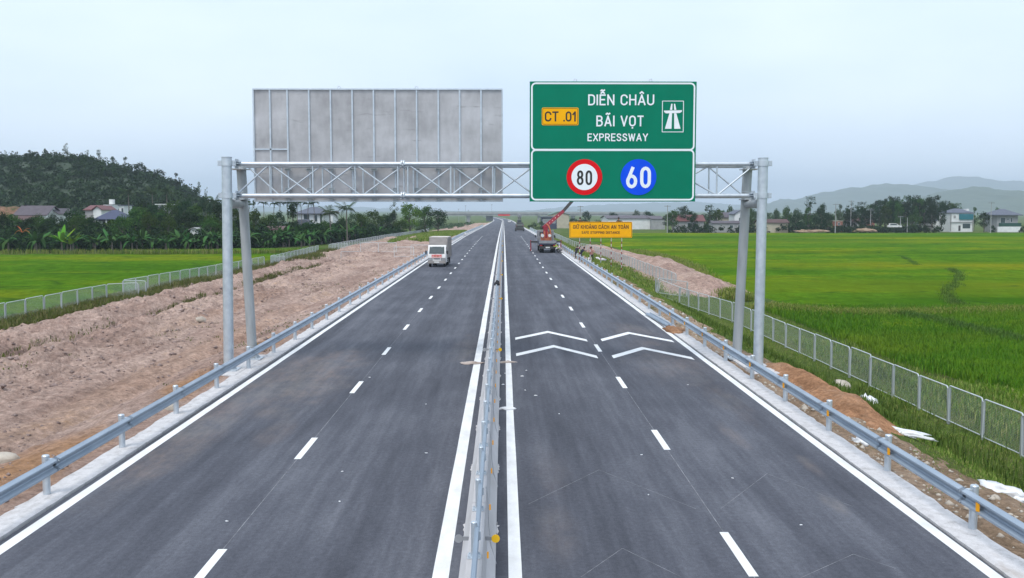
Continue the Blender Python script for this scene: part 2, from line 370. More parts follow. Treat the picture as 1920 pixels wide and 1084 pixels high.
def gz_grid(X, Y):
    return ground_z(X + road_x(Y), Y) - 1.3 * ((X > -27.9) & (X < -9.3) & (Y > 7.5) & (Y < 213)) - .3 * ((X > 8.1) & (X < 9.7) & (Y > 5) & (Y < 213))
me = grid('ground', xs, ys, gz_grid, A['ground'])
v = np.empty(len(me.vertices) * 3, np.float32); me.vertices.foreach_get('co', v); v = v.reshape(-1, 3); v[:, 0] += road_x(v[:, 1]); me.vertices.foreach_set('co', v.ravel()); me.update()
tag(link('ground', me), kind='structure')

# rice paddies, lying a little above the sheet
def paddy_sheet(name, x0, x1, y0, y1, lev, mat, wob=.8):
    xs = np.linspace(x0, x1, 90); ys = np.array(geo(y0, y1, .8, 1.025))
    X, Y = np.meshgrid(xs, ys)
    e = np.minimum(np.minimum(X - x0, x1 - X), np.minimum(Y - y0, y1 - Y))
    Z = lev(Y) + .28 + .12 * fbm(X * .5, Y * .5, 3) - .6 * np.exp(-np.clip(e + wob * 2 * fbm(X * .15, Y * .15, 9), 0, None) * 1.2)
    v = np.stack([X, Y, Z], -1).reshape(-1, 3); nx = len(xs)
    i, j = np.meshgrid(np.arange(nx - 1), np.arange(len(ys) - 1)); a = (j * nx + i).ravel()
    o = link(name, npmesh(name, v, np.stack([a, a + 1, a + 1 + nx, a + nx], -1), mat, True)); return tag(o, kind='structure')
paddy_sheet('rice_field', 19.5, 420, 58, 318, level_r, A['paddy_r'])
paddy_sheet('rice_field_near', 18.5, 160, 18, 57, level_r, A['paddy_r'])
paddy_sheet('rice_field_left', -240, -30.6, 40, 152, level_l, A['paddy_l'])
paddy_sheet('rice_field_far', -60, -29.5, 154, 176, level_l, A['paddy_l'])

# ------------------------------------------------------------------ the road
XE_L, XE_R, XM_L, XM_R, XD_L, XD_R = -8.15, 7.38, -.948, .173, -4.56, 3.76
ry = np.array(geo(-20, 1500, 2, 1.012))
me = grid('road', np.array([-8.36, -4, -.4, 4, 7.53]), ry, lambda X, Y: road_z(Y), A['asphalt'])
v = np.empty(len(me.vertices) * 3, np.float32); me.vertices.foreach_get('co', v); v = v.reshape(-1, 3); v[:, 0] += road_x(v[:, 1]); me.vertices.foreach_set('co', v.ravel()); me.update()
road = tag(link('road', me), kind='structure')
def strip(name, x, w, y0, y1, mat, dz=.004, step=2, jit=0):
    ys = np.arange(y0, y1 + .01, step) if y1 < 60 else np.array([q for q in geo(y0, y1, step, 1.012)])
    n = len(ys); cx = x + road_x(ys); z = road_z(ys) + dz
    j0 = jit * vnoise(ys * 1.3, ys * 0 + x, 5); j1 = jit * vnoise(ys * 1.7, ys * 0 + x, 8)
    v = np.concatenate([np.stack([cx - w / 2 + j0, ys, z], -1), np.stack([cx + w / 2 + j1, ys, z], -1)])
    a = np.arange(n - 1)
    return link(name, npmesh(name, v, np.stack([a, a + n, a + n + 1, a + 1], -1), mat), road)
strip('edge_line', XE_L, .21, -15, 1500, A['paint'], jit=.02)
strip('edge_line', XE_R, .21, -15, 1500, A['paint'], jit=.02)
strip('median_line', XM_L, .25, -15, 1500, A['paint'], jit=.012)
strip('median_line', XM_R, .20, -15, 1500, A['paint'], jit=.012)
dash = npmesh('lane_dash', [(-.075, 0, 0), (.075, 0, 0), (.075, 2.1, 0), (-.075, 2.1, 0)], [(0, 1, 2, 3)], A['paint'])
for x, y0 in ((XD_L, 22.07 - 16.12), (XD_R, 22.87 - 16.12)):
    for k in range(62):
        y = y0 + 8.06 * k
        link('lane_dash', dash, road, (x + float(road_x(y)), y, float(road_z(y + 1)) + .004), (math.atan2(float(road_z(y + 2.1) - road_z(y)), 2.1), 0, 0))
    strip('guide_line', x + .0, .012, -10, 55, A['scuff'], .002)
def chevron(xa, ya, xl, yl, xr, yr, t=.72):
    m = MB(); z = .004
    m.add([(xl, yl, z), (xa, ya, z), (xa, ya + t, z), (xl, yl + t, z)], [(0, 1, 2, 3)])
    m.add([(xa, ya, z), (xr, yr, z), (xr, yr + t, z), (xa, ya + t, z)], [(0, 1, 2, 3)])
    m.build('distance_chevron', A['paint'], road)
chevron(2.0, 45.0, .5, 42.6, 3.52, 42.0); chevron(2.03, 40.2, .48, 37.8, 3.51, 37.2)
chevron(5.6, 44.6, 4.13, 42.1, 7.1, 41.7); chevron(5.54, 39.6, 4.08, 37.2, 7.02, 36.8)
def chalk(p, q):
    a = GZ(*p, .002); b = GZ(*q, .002); d = (b - a).normalized(); n = Vector((-d.y, d.x, 0)) * .0045
    MB().add([a - n, b - n, b + n, a + n], [(0, 1, 2, 3)]).build('chalk_line', A['scuff'], road)
for p, q in (((991, 945), (1123, 881)), ((1123, 881), (1305, 954)), ((1351, 954), (1438, 888)), ((1438, 888), (1600, 950)), ((1089, 1082), (1167, 1028)), ((1167, 1028), (1278, 1082)),
             ((1500, 1084), (1600, 1039)), ((1600, 1039), (1680, 1066))):
    chalk(p, q)

# gutter slabs along both edges
for side, xa, xb in (('left', -8.42, -8.98), ('right', 7.555, 8.12)):
    g = tag(empty('gutter_' + side, (0, 0, 0)), kind='structure')
    y = -6.0; k = 0
    while y < 240:
        ln = 4.6 + R.uniform(-.5, .9) + (y > 70) * 6; n = 14
        zt = .028 + R.uniform(0, .012)
        out_x = [xb + R.uniform(-.03, .03) + .015 * math.sin(i * .7 + k) for i in range(n)]
        inn_x = [xa + R.uniform(-.012, .012) for i in range(n)]
        yy = [y + (ln - .012) * i / (n - 1) for i in range(n)]
        zz = [float(road_z(q)) for q in yy]
        vs = [(inn_x[i], yy[i], zz[i] + zt) for i in range(n)] + [(out_x[i], yy[i], zz[i] + zt) for i in range(n)] + [(inn_x[i], yy[i], zz[i] - .1) for i in range(n)] + [(out_x[i], yy[i], zz[i] - .1) for i in range(n)]
        fs = [(i, i + 1, n + i + 1, n + i) for i in range(n - 1)] + [(2 * n + i, 2 * n + i + 1, i + 1, i) for i in range(n - 1)] + [(n + i, n + i + 1, 3 * n + i + 1, 3 * n + i) for i in range(n - 1)] + [(0, n, 3 * n, 2 * n), (n - 1, 2 * n - 1, 4 * n - 1, 3 * n - 1)]
        MB().add(vs, fs).build('slab', A['slab'], g)
        y += ln; k += 1
    xs_ = -8.7 if side == 'left' else 7.84
    yy = np.array(geo(240, 1400, 6, 1.02)); cx = xs_ + road_x(yy); z = road_z(yy) + .03; n = len(yy)
    v = np.concatenate([np.stack([cx - .28, yy, z], -1), np.stack([cx + .28, yy, z], -1)]); a = np.arange(n - 1)
    link('far_slab', npmesh('far_slab', v, np.stack([a, a + n, a + n + 1, a + 1], -1), A['slab']), g)

# dirt beside the left carriageway: rough spoil, a ditch, a berm by the fence
def dirt_z(X, Y):
    b = ground_z(X, Y)
    w = X + .7 * fbm(Y * .09, Y * 0 + 2, 21, 3)
    amp = sstep(-9.0, -10.2, X) * sstep(-29.2, -27.6, X)
    z = b + .05
    z = z + amp * (.62 * np.exp(-((w + 23.2) / 1.5) ** 2) - 1.25 * sstep(-19.2, -19.75, w) * (1 - sstep(-20.1, -21.9, w)) + .34 * np.exp(-((w + 18.2) / 1.2) ** 2))
    z = z + amp * (-.15 * np.exp(-((w + 13.6) / .28) ** 2) - .15 * np.exp(-((w + 12.0) / .25) ** 2) - .12 * np.exp(-((w + 15.4) / .3) ** 2) + .05 * np.exp(-((w + 12.8) / .4) ** 2))
    z = z + sstep(-9.0, -9.7, X) * .24 * np.exp(-((X + 10.2) / .75) ** 2) * (.35 + 1.3 * np.clip(fbm(X * .2, Y * .16, 31) + .35, 0, 1))
    rough = .24 * fbm(X * .55, Y * .45, 41, 3) + .42 * np.abs(fbm(X * 1.9, Y * 1.6, 51, 3)) + .26 * np.abs(fbm(X * 4.2, Y * 3.6, 61, 2))
    mask = .2 + .8 * sstep(-13.6, -16.5, X) + .35 * np.clip(fbm(X * .12, Y * .1, 71) * 2, -1, 1)
    return z + amp * rough * np.clip(mask, .2, 1.4)
xs = np.concatenate([np.arange(-29.2, -15, .13), np.arange(-15, -9.0, .11), [-8.96]]); ys = np.array(geo(6, 215, .13, 1.0052))
tag(link('dirt_verge', grid('dirt_verge', xs, ys, dirt_z, A['dirt'])), kind='structure')
xs = np.linspace(-27, -8.96, 60); ys = np.array(geo(215, 700, .8, 1.02))
tag(link('far_dirt', grid('far_dirt', xs, ys, lambda X, Y: ground_z(X, Y) + .06 + .25 * fbm(X * .4, Y * .3, 5) * sstep(-9.2, -11, X), A['dirt'])), kind='structure')
# soil strip by the right gutter
def sh_z(X, Y):
    a = sstep(8.05, 8.5, X) * (1 - sstep(9.6, 10.6, X))
    return ground_z(X, Y) + .03 + a * (.12 * fbm(X * 2, Y * 1.3, 91) + .06 * np.abs(fbm(X * 7, Y * 6, 95, 2))) - .12 * sstep(9.3, 10.4, X + .9 * fbm(Y * .35, Y * 0, 97))
tag(link('dirt_shoulder', grid('dirt_shoulder', np.linspace(8.0, 10.6, 28), np.array(geo(4, 215, .12, 1.006)), sh_z, A['shoulder'])), kind='structure')
# spoil between the right fence and the paddy further on
def bank_z(X, Y):
    c = np.interp(Y, [84, 100, 130, 165, 200], [17.6, 19.2, 20.0, 18.2, 15.0]); d = (X - c) / 3.2
    return ground_z(X, Y) - .10 + (1.15 + .5 * fbm(Y * .1, Y * 0, 15)) * np.exp(-d * d * 1.6) * sstep(84, 92, Y) * (1 - sstep(180, 200, Y)) + .35 * fbm(X * .9, Y * .7, 17) * np.exp(-d * d)
tag(link('dirt_bank', grid('dirt_bank', np.linspace(10.2, 26, 70), np.arange(84, 201, .45), bank_z, A['dirt'])), kind='structure')

# ------------------------------------------------------------------ scattered ground cover (uncountable)
def tufts(name, P, h, w, blades, mat, spread=.08, lean=.45, seed=1):
    rg = np.random.default_rng(seed); n = len(P); m = n * blades
    base = np.repeat(P, blades, 0) + np.concatenate([rg.normal(0, spread, (m, 2)), np.zeros((m, 1))], 1)
    hh = np.repeat(h, blades) * rg.uniform(.55, 1.15, m); a = rg.uniform(0, 2 * np.pi, m); l = rg.uniform(.1, lean, m)
    d = np.stack([np.cos(a), np.sin(a), 0 * a], -1); s = np.stack([-np.sin(a), np.cos(a), 0 * a], -1)
    ww = (w * rg.uniform(.7, 1.3, m))[:, None]; up = np.array([0, 0, 1.])
    mid = base + up * (hh * .6)[:, None] + d * (hh * l * .3)[:, None]
    tip = base + up * (hh * (1 - .35 * l))[:, None] + d * (hh * l)[:, None]
    v = np.stack([base - s * ww * .5, base + s * ww * .5, mid + s * ww * .45, tip, mid - s * ww * .45], 1).reshape(-1, 3)
    k = np.arange(m) * 5
    f = np.concatenate([np.stack([k, k + 1, k + 2], -1), np.stack([k, k + 2, k + 4], -1), np.stack([k + 4, k + 2, k + 3], -1)])
    return tag(link(name, npmesh(name, v, f, mat)), kind='stuff')
def scatter(n, x0, x1, y0, y1, zf, seed, ypow=1.0, mask=None):
    rg = np.random.default_rng(seed); x = rg.uniform(x0, x1, n); y = y0 + (y1 - y0) * rg.uniform(0, 1, n) ** ypow
    if mask is not None:
        k = mask(x, y, rg.uniform(0, 1, n)); x = x[k]; y = y[k]
    return np.stack([x, y, zf(x, y)], -1)
gmask = lambda x, y, u: u < np.clip(.25 + sstep(9.3, 10.6, x + .8 * fbm(y * .35, y * 0, 97)) * (.75 + 1.1 * fbm(x * .35, y * .25, 5)) - (x < 9.1) * .2 - np.exp(-((x - 9.9) / .9) ** 2 - ((y - 30.5) / 6.0) ** 4) * .9, 0, 1)
P = scatter(52000, 8.4, 19.0, 13, 85, lambda x, y: ground_z(x, y) - .02, 3, 1.7, gmask)
h = .08 + .24 * np.clip(fbm(P[:, 0] * .4, P[:, 1] * .3, 8) + .35, 0, 1) * sstep(9.5, 12.5, P[:, 0])
o = tufts('grass', P, h * .85, .012, 5, A['grass'], .10, .8, seed=4); o['label'] = 'rough green grass on the embankment below the right guardrail'; o['category'] = 'grass'
Pf = scatter(12000, 9.2, 16.2, 84, 215, ground_z, 71, 1.0, lambda x, y, u: u < np.clip(.55 + 1.3 * fbm(x * .3, y * .12, 73), 0, 1))
o = tufts('grass', Pf, np.full(len(Pf), .30), .05, 4, A['grass'], .2, .8, 72); o['label'] = 'grass on the embankment around the yellow sign posts'; o['category'] = 'grass'
# darker tall weeds in clumps along the right fence
cl = [(12.4, 31, 2.0, 5, .8), (13.6, 38, 1.4, 4.5, .75), (12.2, 43, 1.8, 4, .8), (11.2, 50, 1.4, 6, .55), (14.2, 24, 1.6, 4, .95), (13.2, 19.5, 1.7, 3.5, .9), (12.2, 66, 1.2, 8, .5), (13.0, 57, .8, 3, .6), (16.9, 30, .9, 6, .7), (16.8, 44, .9, 6, .6)]
PP = []; HH = []
rg = np.random.default_rng(5)
for cx, cy, rx, ry_, hh in cl:
    n = int(80 * rx * ry_ ** .5); x = rg.normal(cx, rx * .5, n); y = rg.normal(cy, ry_ * .5, n); PP.append(np.stack([x, y, ground_z(x, y)], -1)); HH.append(np.full(n, hh))
o = tufts('weeds', np.concatenate(PP), np.concatenate(HH) * .55, .028, 5, A['weed'], .14, .7, 6); o['label'] = 'dark tall weeds clumped along the right mesh fence'; o['category'] = 'weeds'
P0 = scatter(20000, 16, 28, 20, 56, ground_z, 61, 1.2, lambda x, y, u: (x < 19.2 + np.clip(48 - y, 0, 99) * .28) & (u < .5 + 1.2 * fbm(x * .3, y * .25, 65)))
o = tufts('grass', P0, .22 + .3 * np.clip(fbm(P0[:, 0] * .3, P0[:, 1] * .3, 68) + .3, 0, 1), .025, 5, A['grass'], .1, .6, 62); o['label'] = 'rough grass and weeds between the right fence and the rice'; o['category'] = 'grass'
P = scatter(46000, 18.8, 46, 30, 76, lambda x, y: level_r(y) + .12, 9, 1.2, lambda x, y, u: (x > 18.8 + np.clip(48 - y, 0, 99) * .28 + 1.5 * fbm(y * .2, y * 0, 2)) & (x < 12 + y * .62) & (y < 74.5 + 4 * fbm(x * .12, x * 0, 4)))
o = tufts('rice', P, np.full(len(P), .42), .022, 5, A['rice'], .12, .5, 10); o['label'] = 'dense green rice growing in the near right paddy'; o['category'] = 'rice'
# weedy bunds between paddies
def bund(name, pts, w, h, label, n, seed, dark=True, lev=level_r):
    rg = np.random.default_rng(seed); pts = np.array(pts, float); t = rg.uniform(0, len(pts) - 1, n); i = np.minimum(t.astype(int), len(pts) - 2); f = (t - i)[:, None]
    p = pts[i] * (1 - f) + pts[i + 1] * f + rg.normal(0, w * .4, (n, 2))
    P = np.stack([p[:, 0], p[:, 1], lev(p[:, 1]) + .1], -1)
    o = tufts(name, P, np.full(n, h), .05, 4, A['weed'] if dark else A['grass'], .15, .7, seed); o['label'] = label; o['category'] = 'grass'
def gp(*ps): return [tuple(GZ(x, y, -1.75)[:2]) for x, y in ps]
bund('weed_bund', gp((1440, 576), (1560, 588), (1640, 590), (1740, 588), (1930, 582)), 2.2, .45, 'weedy bund running across the right paddies', 4200, 21, False)
bund('dark_bund', gp((1690, 592), (1760, 606), (1850, 627), (1930, 646)), .8, .5, 'dark line of tall weeds slanting through the near right paddy', 1300, 22)
bund('winding_ditch_grass', gp((1778, 505), (1800, 516), (1790, 535), (1772, 552), (1785, 566), (1800, 578)), .8, .42, 'dark grassy winding ditch through the middle right paddy', 700, 23)
bund('short_ditch_grass', gp((1690, 482), (1706, 490), (1722, 500)), .6, .35, 'short dark grassy furrow in the right paddy', 350, 24)
bund('paddy_edge_grass', gp((1190, 470), (1260, 486), (1300, 503), (1350, 545), (1400, 562)), 1.6, .6, 'overgrown edge of the right paddy beside the dirt bank', 2200, 25, False)
bund('field_edge_grass', [(-240, 153), (-120, 153), (-60, 154), (-29, 156)], 1.4, .9, 'overgrown grass along the far edge of the left paddy', 2600, 26, False, level_l)
# grass in the ditch and by the left fence
P = scatter(15000, -29.9, -25.9, 44, 165, lambda x, y: np.where(x > -29.2, dirt_z(x, y), ground_z(x, y)) - .02, 12, 1.1, lambda x, y, u: u < np.clip(.55 + 1.4 * fbm(y * .12, y * 0 + 3, 14), 0.05, 1))
P2 = scatter(11000, -21.4, -19.5, 30, 120, lambda x, y: dirt_z(x, y) - .02, 13, 1.1, lambda x, y, u: u < np.clip(.55 + 1.4 * fbm(y * .16, y * 0 + 7, 15), 0.15, 1))
P3 = scatter(5000, -19.5, -9.2, 13, 160, lambda x, y: dirt_z(x, y) - .02, 16, 1.3, lambda x, y, u: u < np.clip(-.2 + 1.6 * fbm(x * .35, y * .22, 18), 0, .5) + .35 * (np.abs(x + 9.5) < .5) * (y > 42))
P4 = scatter(5000, -27, -19, 112, 140, lambda x, y: dirt_z(x, y), 17, 1, lambda x, y, u: u < np.clip(1.2 - ((x + 24.5) / 2.4) ** 2 - ((y - 122) / 10) ** 2, 0, 1))
P5 = scatter(9000, -24, -11, 190, 300, lambda x, y: ground_z(x, y), 19, 1, lambda x, y, u: u < .75)
Q = np.concatenate([P, P2, P3, P4]); hh = np.concatenate([np.full(len(P), .6), np.full(len(P2), .26), np.full(len(P3), .11), np.full(len(P4), .5)])
o = tufts('grass', Q, hh, .035, 5, A['verge_grass'], .16, .95, 20); o['label'] = 'patchy grass on the dirt and along the left mesh fence'; o['category'] = 'grass'
o = tufts('grass', P5, np.full(len(P5), .8), .12, 5, A['grass'], .3, .6, 27); o['label'] = 'green grass patch beyond the dirt behind the box truck'; o['category'] = 'grass'

# clods and stones lying on the dirt
def clods(name, P, size, mat, seed, label, cat):
    rg = np.random.default_rng(seed); n = len(P)
    ico = np.array([(1, 0, 0), (-1, 0, 0), (0, 1, 0), (0, -1, 0), (0, 0, 1), (0, 0, -1)], float)
    fc = np.array([(0, 2, 4), (2, 1, 4), (1, 3, 4), (3, 0, 4), (2, 0, 5), (1, 2, 5), (3, 1, 5), (0, 3, 5)])
    a = rg.uniform(0, 6.28, n); c, s_ = np.cos(a), np.sin(a)
    v = ico[None] * (size[:, None, None] * rg.uniform(.6, 1.3, (n, 6, 1))) * np.array([1.2, 1, .75])
    v = np.stack([v[..., 0] * c[:, None] - v[..., 1] * s_[:, None], v[..., 0] * s_[:, None] + v[..., 1] * c[:, None], v[..., 2]], -1) + P[:, None]
    f = (np.arange(n) * 6)[:, None, None] + fc[None]
    o = link(name, npmesh(name, v.reshape(-1, 3), f.reshape(-1, 3), mat)); tag(o, label, cat, kind='stuff')
P = scatter(26000, -28, -9.3, 12, 130, dirt_z, 33, 1.5, lambda x, y, u: u < np.clip(.35 + .5 * sstep(-13, -17, x) + 1.2 * fbm(x * .4, y * .3, 35), 0, 1))
clods('dirt_clods', P, NR.exponential(.024, len(P)) + .015, A['clod'], 34, 'loose clods of pinkish soil over the left dirt verge', 'soil')
P = scatter(1500, 8.2, 9.6, 12, 70, sh_z, 36, 1.6)
clods('shoulder_stones', P, NR.exponential(.022, len(P)) + .012, A['stone'], 37, 'small pale stones along the right shoulder', 'stones')

# ------------------------------------------------------------------ central barrier
bar = empty('median_barrier', (-.395, 0, 0), label='long pale concrete median barrier with a steel rail on posts along its top', cat='barrier')
prof = [(-.27, -.05), (.27, -.05), (.27, .09), (.145, .30), (.105, .80), (-.105, .80), (-.145, .30), (-.27, .09)]
def seg_mesh(name, prof, ln, mat, closed=True): return MB().prism(prof, 0, ln, 'y').mesh(name, mat)
bseg = seg_mesh('barrier_block', prof, 3.985, A['barrier'])
for k in range(60):
    y = -4 + 4 * k
    link('barrier_block', bseg, bar, (0, y, float(road_z(y + 2))), (math.atan2(float(road_z(y + 4) - road_z(y)), 4), 0, 0))
yy = geo(236, 1300, 8, 1.02); m = MB(); n = len(prof)
for i in range(len(yy) - 1):
    vs = [(p[0] + float(road_x(q)), q, p[1] + float(road_z(q))) for q in yy[i:i + 2] for p in prof]
    m.add(vs, [(k, (k + 1) % n, n + (k + 1) % n, n + k) for k in range(n)])
m.build('far_barrier', A['barrier'], bar)
def wprof(h=.31, d=.083, t=.004):          # W-beam section, (x, z), open sheet with thickness
    pts = [(0, -.5), (.12, -.47), (.95, -.36), (1, -.30), (.95, -.24), (.1, -.10), (0, -.04), (0, .04), (.1, .10), (.95, .24), (1, .30), (.95, .36), (.12, .47), (0, .5)]
    f = [(x * d, z * h) for x, z in pts]; return f + [(x - t, z) for x, z in reversed(f)]
def rail_mesh(name, ln, flip=1, h=.31, d=.083): return MB().prism([(x * flip, z) for x, z in wprof(h, d)], 0, ln, 'y').mesh(name, A['galv_rail'])
mrail = rail_mesh('median_rail', 2.16, 1, .28, .05)
mp_ = MB(); mp_.tube((0, 0, .81), (0, 0, 1.28), .042, n=12); mp_.tube((0, 0, 1.28), (0, 0, 1.293), .048, .036, n=12)
mpost = mp_.mesh('rail_post', A['galv'])
bp = MB(); bp.box(-.09, .09, -.10, .10, .803, .815)
for sx in (-.065, .065):
    for sy in (-.075, .075): bp.tube((sx, sy, .815), (sx, sy, .84), .012, n=6)
bplate = bp.mesh('base_plate', A['galv'])
refl = MB().box(-.012, .012, -.004, .004, -.045, .045).mesh('rail_reflector', A['amber'])
brk = MB().box(0, .06, -.02, .02, -.06, .06).mesh('spacer', A['galv'])
for k in range(105):
    y = 4.75 + 2.17 * k; z = float(road_z(y))
    p = link('rail_post', mpost, bar, (-.005, y, z))
    if k < 45:
        link('base_plate', bplate, p); link('spacer', brk, p, (.03, 0, 1.1))
        link('rail_reflector', refl, p, (.19, -.3, .93))
    link('median_rail', mrail, bar, (.012, y + .03, z + 1.10))
disc = MB().tube((0, -.006, 0), (0, .006, 0), .062, n=20).mesh('delineator_disc', A['yellow'])
disc2 = MB().tube((0, -.006, 0), (0, .006, 0), .062, n=20).mesh('delineator_disc', A['grey_disc'])
arm = MB().box(-.09, .04, -.008, .008, -.03, .03).mesh('delineator_arm', A['grey_disc'])
for k in range(8):
    y = 14.75 + 20.4 * k; z = float(road_z(y)) + .62
    a = link('delineator_arm', arm, bar, (.175, y, z)); link('delineator_disc', disc, a, (.10, -.01, 0))
    a = link('delineator_arm', arm, bar, (-.175, y, z), (0, 0, math.pi)); link('delineator_disc', disc2, a, (.10, .01, 0))
for k in range(14):                        # sagging cable ends hanging down the right face
    y = 12.5 + 4.34 * k
    MB().path([(.10, y, .82), (.13, y - .25, .72), (.16, y - .9, .40), (.20, y - 1.25, .22), (.28, y - 1.6, .06)], .007, 5).build('cable', A['grey_disc'], bar)
for k in range(11):
    y = 13.2 + 4.0 * k
    for sx in (-1, 1):
        n = 16; vs = [(sx * .27, y, .004 + .0)]
        for i in range(n + 1):
            t = math.pi * i / n; rr = R.uniform(.015, .07)
            vs.append((sx * (.262 + rr * math.sin(t)), y + .5 * math.cos(t) * R.uniform(.6, 1), .0065))
        vs[0] = (sx * .262, y, .0065)
        MB().add(vs, [(0, i, i + 1) for i in range(1, n + 1)]).build('mortar_splash', A['slab'], bar)

# ------------------------------------------------------------------ guardrails
SP = 3.875
rp = MB(); rp.tube((0, 0, -.35), (0, 0, .78), .07, n=14); rp.tube((0, 0, .78), (0, 0, .80), .075, .06, n=14)
rpost = rp.mesh('guard_post', A['galv'])
blk = MB().box(0, .10, -.05, .05, -.13, .13).mesh('spacer_block', A['galv'])
blt = MB(); blt.tube((0, 0, 0), (.012, 0, 0), .018, n=8); bolt = blt.mesh('bolt', A['galv'])
rrefl = MB().add([(0, -.05, .045), (0, .05, .045), (0, .05, -.045), (0, -.05, -.045), (-.02, -.012, .045), (-.02, -.012, -.045)], [(0, 1, 2, 3), (0, 3, 5, 4), (4, 5, 2, 1), (0, 4, 1), (3, 2, 5)]).mesh('reflector', A['amber'])
for side, xp, s in (('left', -8.80, 1), ('right', 8.06, -1)):
    g = empty('guardrail', (xp, 0, 0), label='galvanised W-beam guardrail along the ' + ('dirt verge and box truck' if s > 0 else 'grassy embankment and crane lorry') + ' side', cat='guardrail')
    rm = rail_mesh('rail', SP + .12, s)
    y0 = 19.24 - 4 * SP if s > 0 else 20.85 - 4 * SP
    lim = 110 if s > 0 else 62
    for k in range(lim):
        y = y0 + SP * k; z = float(road_z(y)); sl_ = math.atan2(float(road_z(y + SP) - road_z(y)), SP)
        wob = R.uniform(-.012, .012)
        p = link('guard_post', rpost, g, (wob, y, z), (R.uniform(-.012, .012), R.uniform(-.012, .012), 0))
        if k < 40:
            b = link('spacer_block', blk, p, (.06 * s, 0, .60), (0, 0, 0 if s > 0 else math.pi))
            for q in (-.09, .09): link('bolt', bolt, p, (.245 * s, R.uniform(-.01, .01), .60 + q * .99), (0, 0, 0 if s > 0 else math.pi))
        if not (s < 0 and 26 <= k <= 27): link('rail', rm, g, (.163 * s, y - .06, z + .60), (sl_, 0, 0))
        if s < 0 and k < 12: link('reflector', rrefl, g, (-.225, y - .62, z + .60), None, (1.8, 1.5, 1.5))
    if s < 0:
        for k in range(lim, 80):
            y = y0 + SP * k; link('guard_post', rpost, g, (0, y, float(road_z(y)) + .15), (R.uniform(-.05, .05), R.uniform(-.25, .35), 0))

# ------------------------------------------------------------------ mesh fences
PL, PH = 2.36, 1.28
def panel_meshes(wr=.0015):
    r = .10; pts = []
    for cx, cz, a0 in ((r, PH - r, 180), (PL - r, PH - r, 90)):
        for k in range(4):
            t = math.radians(a0 - 30 * k); pts.append((cx + r * math.cos(t), 0, cz + r * math.sin(t)))
    fr = MB().path([(0, 0, .02)] + pts + [(PL, 0, .02)], .025, 6); fr.path([(0, 0, .06), (PL, 0, .06)], .018, 6)
    w = MB(); nx, nz = 44, 24
    def wire(a, b, rr=wr):
        a = Vector(a); b = Vector(b); d = (b - a).normalized(); e = d.cross(Vector((0, 1, 0))).normalized(); vs = []
        for p in (a, b): vs += [p + e * rr, p - e * rr * .5 + Vector((0, rr * .87, 0)), p - e * rr * .5 - Vector((0, rr * .87, 0))]
        w.add(vs, [(0, 1, 4, 3), (1, 2, 5, 4), (2, 0, 3, 5)])
    for i in range(1, nx): wire((PL * i / nx, 0, .06), (PL * i / nx, 0, PH - .01))
    for i in range(1, nz): wire((.01, 0, .06 + (PH - .07) * i / nz), (PL - .01, 0, .06 + (PH - .07) * i / nz))
    return fr.mesh('panel_frame', A['tube']), w.mesh('wire_mesh', A['wire'])
FR, WM = panel_meshes(); WM2 = panel_meshes(.0026)[1]
fpost = MB().box(-.045, .045, -.045, .045, -.3, 1.25).mesh('fence_post', A['galv_dull'])
def fence_run(parent, pts, zf):
    px = py = None
    for i in range(len(pts) - 1):
        a = Vector(pts[i]); b = Vector(pts[i + 1]); d = b - a; n = max(1, round(d.length / (PL + .09))); st = d / n; an = math.atan2(d.y, d.x)
        for k in range(n):
            p = a + st * k; z0 = float(zf(p.x, p.y)); z1 = float(zf(p.x + st.x, p.y + st.y))
            link('fence_post', fpost, parent, (p.x, p.y, z0), (0, 0, an))
            off = p + d.normalized() * .065
            f = link('panel_frame', FR, parent, (off.x, off.y, z0 + .05 + R.uniform(-.03, .03)), (R.uniform(-.03, .03), -math.atan2(z1 - z0, st.length), an + R.uniform(-.012, .012)), ((st.length - .1) / PL, 1, 1))
            link('wire_mesh', WM if p.x > 0 else WM2, f)
    b = pts[-1]; link('fence_post', fpost, parent, (b[0], b[1], float(zf(*b))))
def fence(label, pts, zf=ground_z):
    f = empty('mesh_fence', (0, 0, 0), label=label, cat='fence'); fence_run(f, pts, zf); return f
gl = lambda x, y: float(ground_z(x, y)) + .0
fence('near left mesh fence run beside the paddy, before the corner panel', [(-29.3, 47.0), (-29.0, 74.0), (-27.0, 75.0)], gl)
fence('second left mesh fence run, passing behind the left gantry legs', [(-27.3, 77.4), (-29.5, 78.6), (-27.7, 117.5)], gl)
fence('short left mesh fence run just past the gap beyond the gantry', [(-25.0, 116.0), (-27.4, 119.5), (-28.3, 155.0)], gl)
fence('far left mesh fence run in front of the palms and bright trees', [(-24.2, 158.0), (-27.6, 160.5), (-25.5, 215.0), (-23.0, 285.0), (-25.0, 340.0)], gl)
fence('near right mesh fence run through the tall weeds', [(15.6, 20.0), (15.4, 32.0), (15.0, 66.0), (13.7, 78.5), (12.4, 81.0)], gl)
fence('short stray right mesh fence piece across the end of the near run', [(12.6, 83.5), (15.4, 84.6)], gl)
fence('far right mesh fence run behind the yellow sign posts', [(16.4, 96.0), (16.2, 140.0), (15.3, 170.0), (12.6, 198.0), (11.4, 250.0)], gl)
def loose_panel(x, y, rz, label, tilt=-.12):
    o = empty('loose_fence_panel', (x, y, float(dirt_z(np.array([x]), np.array([y]))[0]) + .02), rz, label, 'fence panel')
    f = link('panel_frame', FR, o, (0, 0, 0), (tilt, 0, 0)); link('wire_mesh', WM, f)
loose_panel(-21.4, 133.5, .06, 'loose mesh panel standing on the dirt, farthest from the road', -.2)
loose_panel(-18.9, 134.0, -.05, 'loose mesh panel on the dirt, middle one of the stray row')
loose_panel(-16.6, 134.6, .03, 'loose mesh panel on the dirt, end of the stray row near the road')
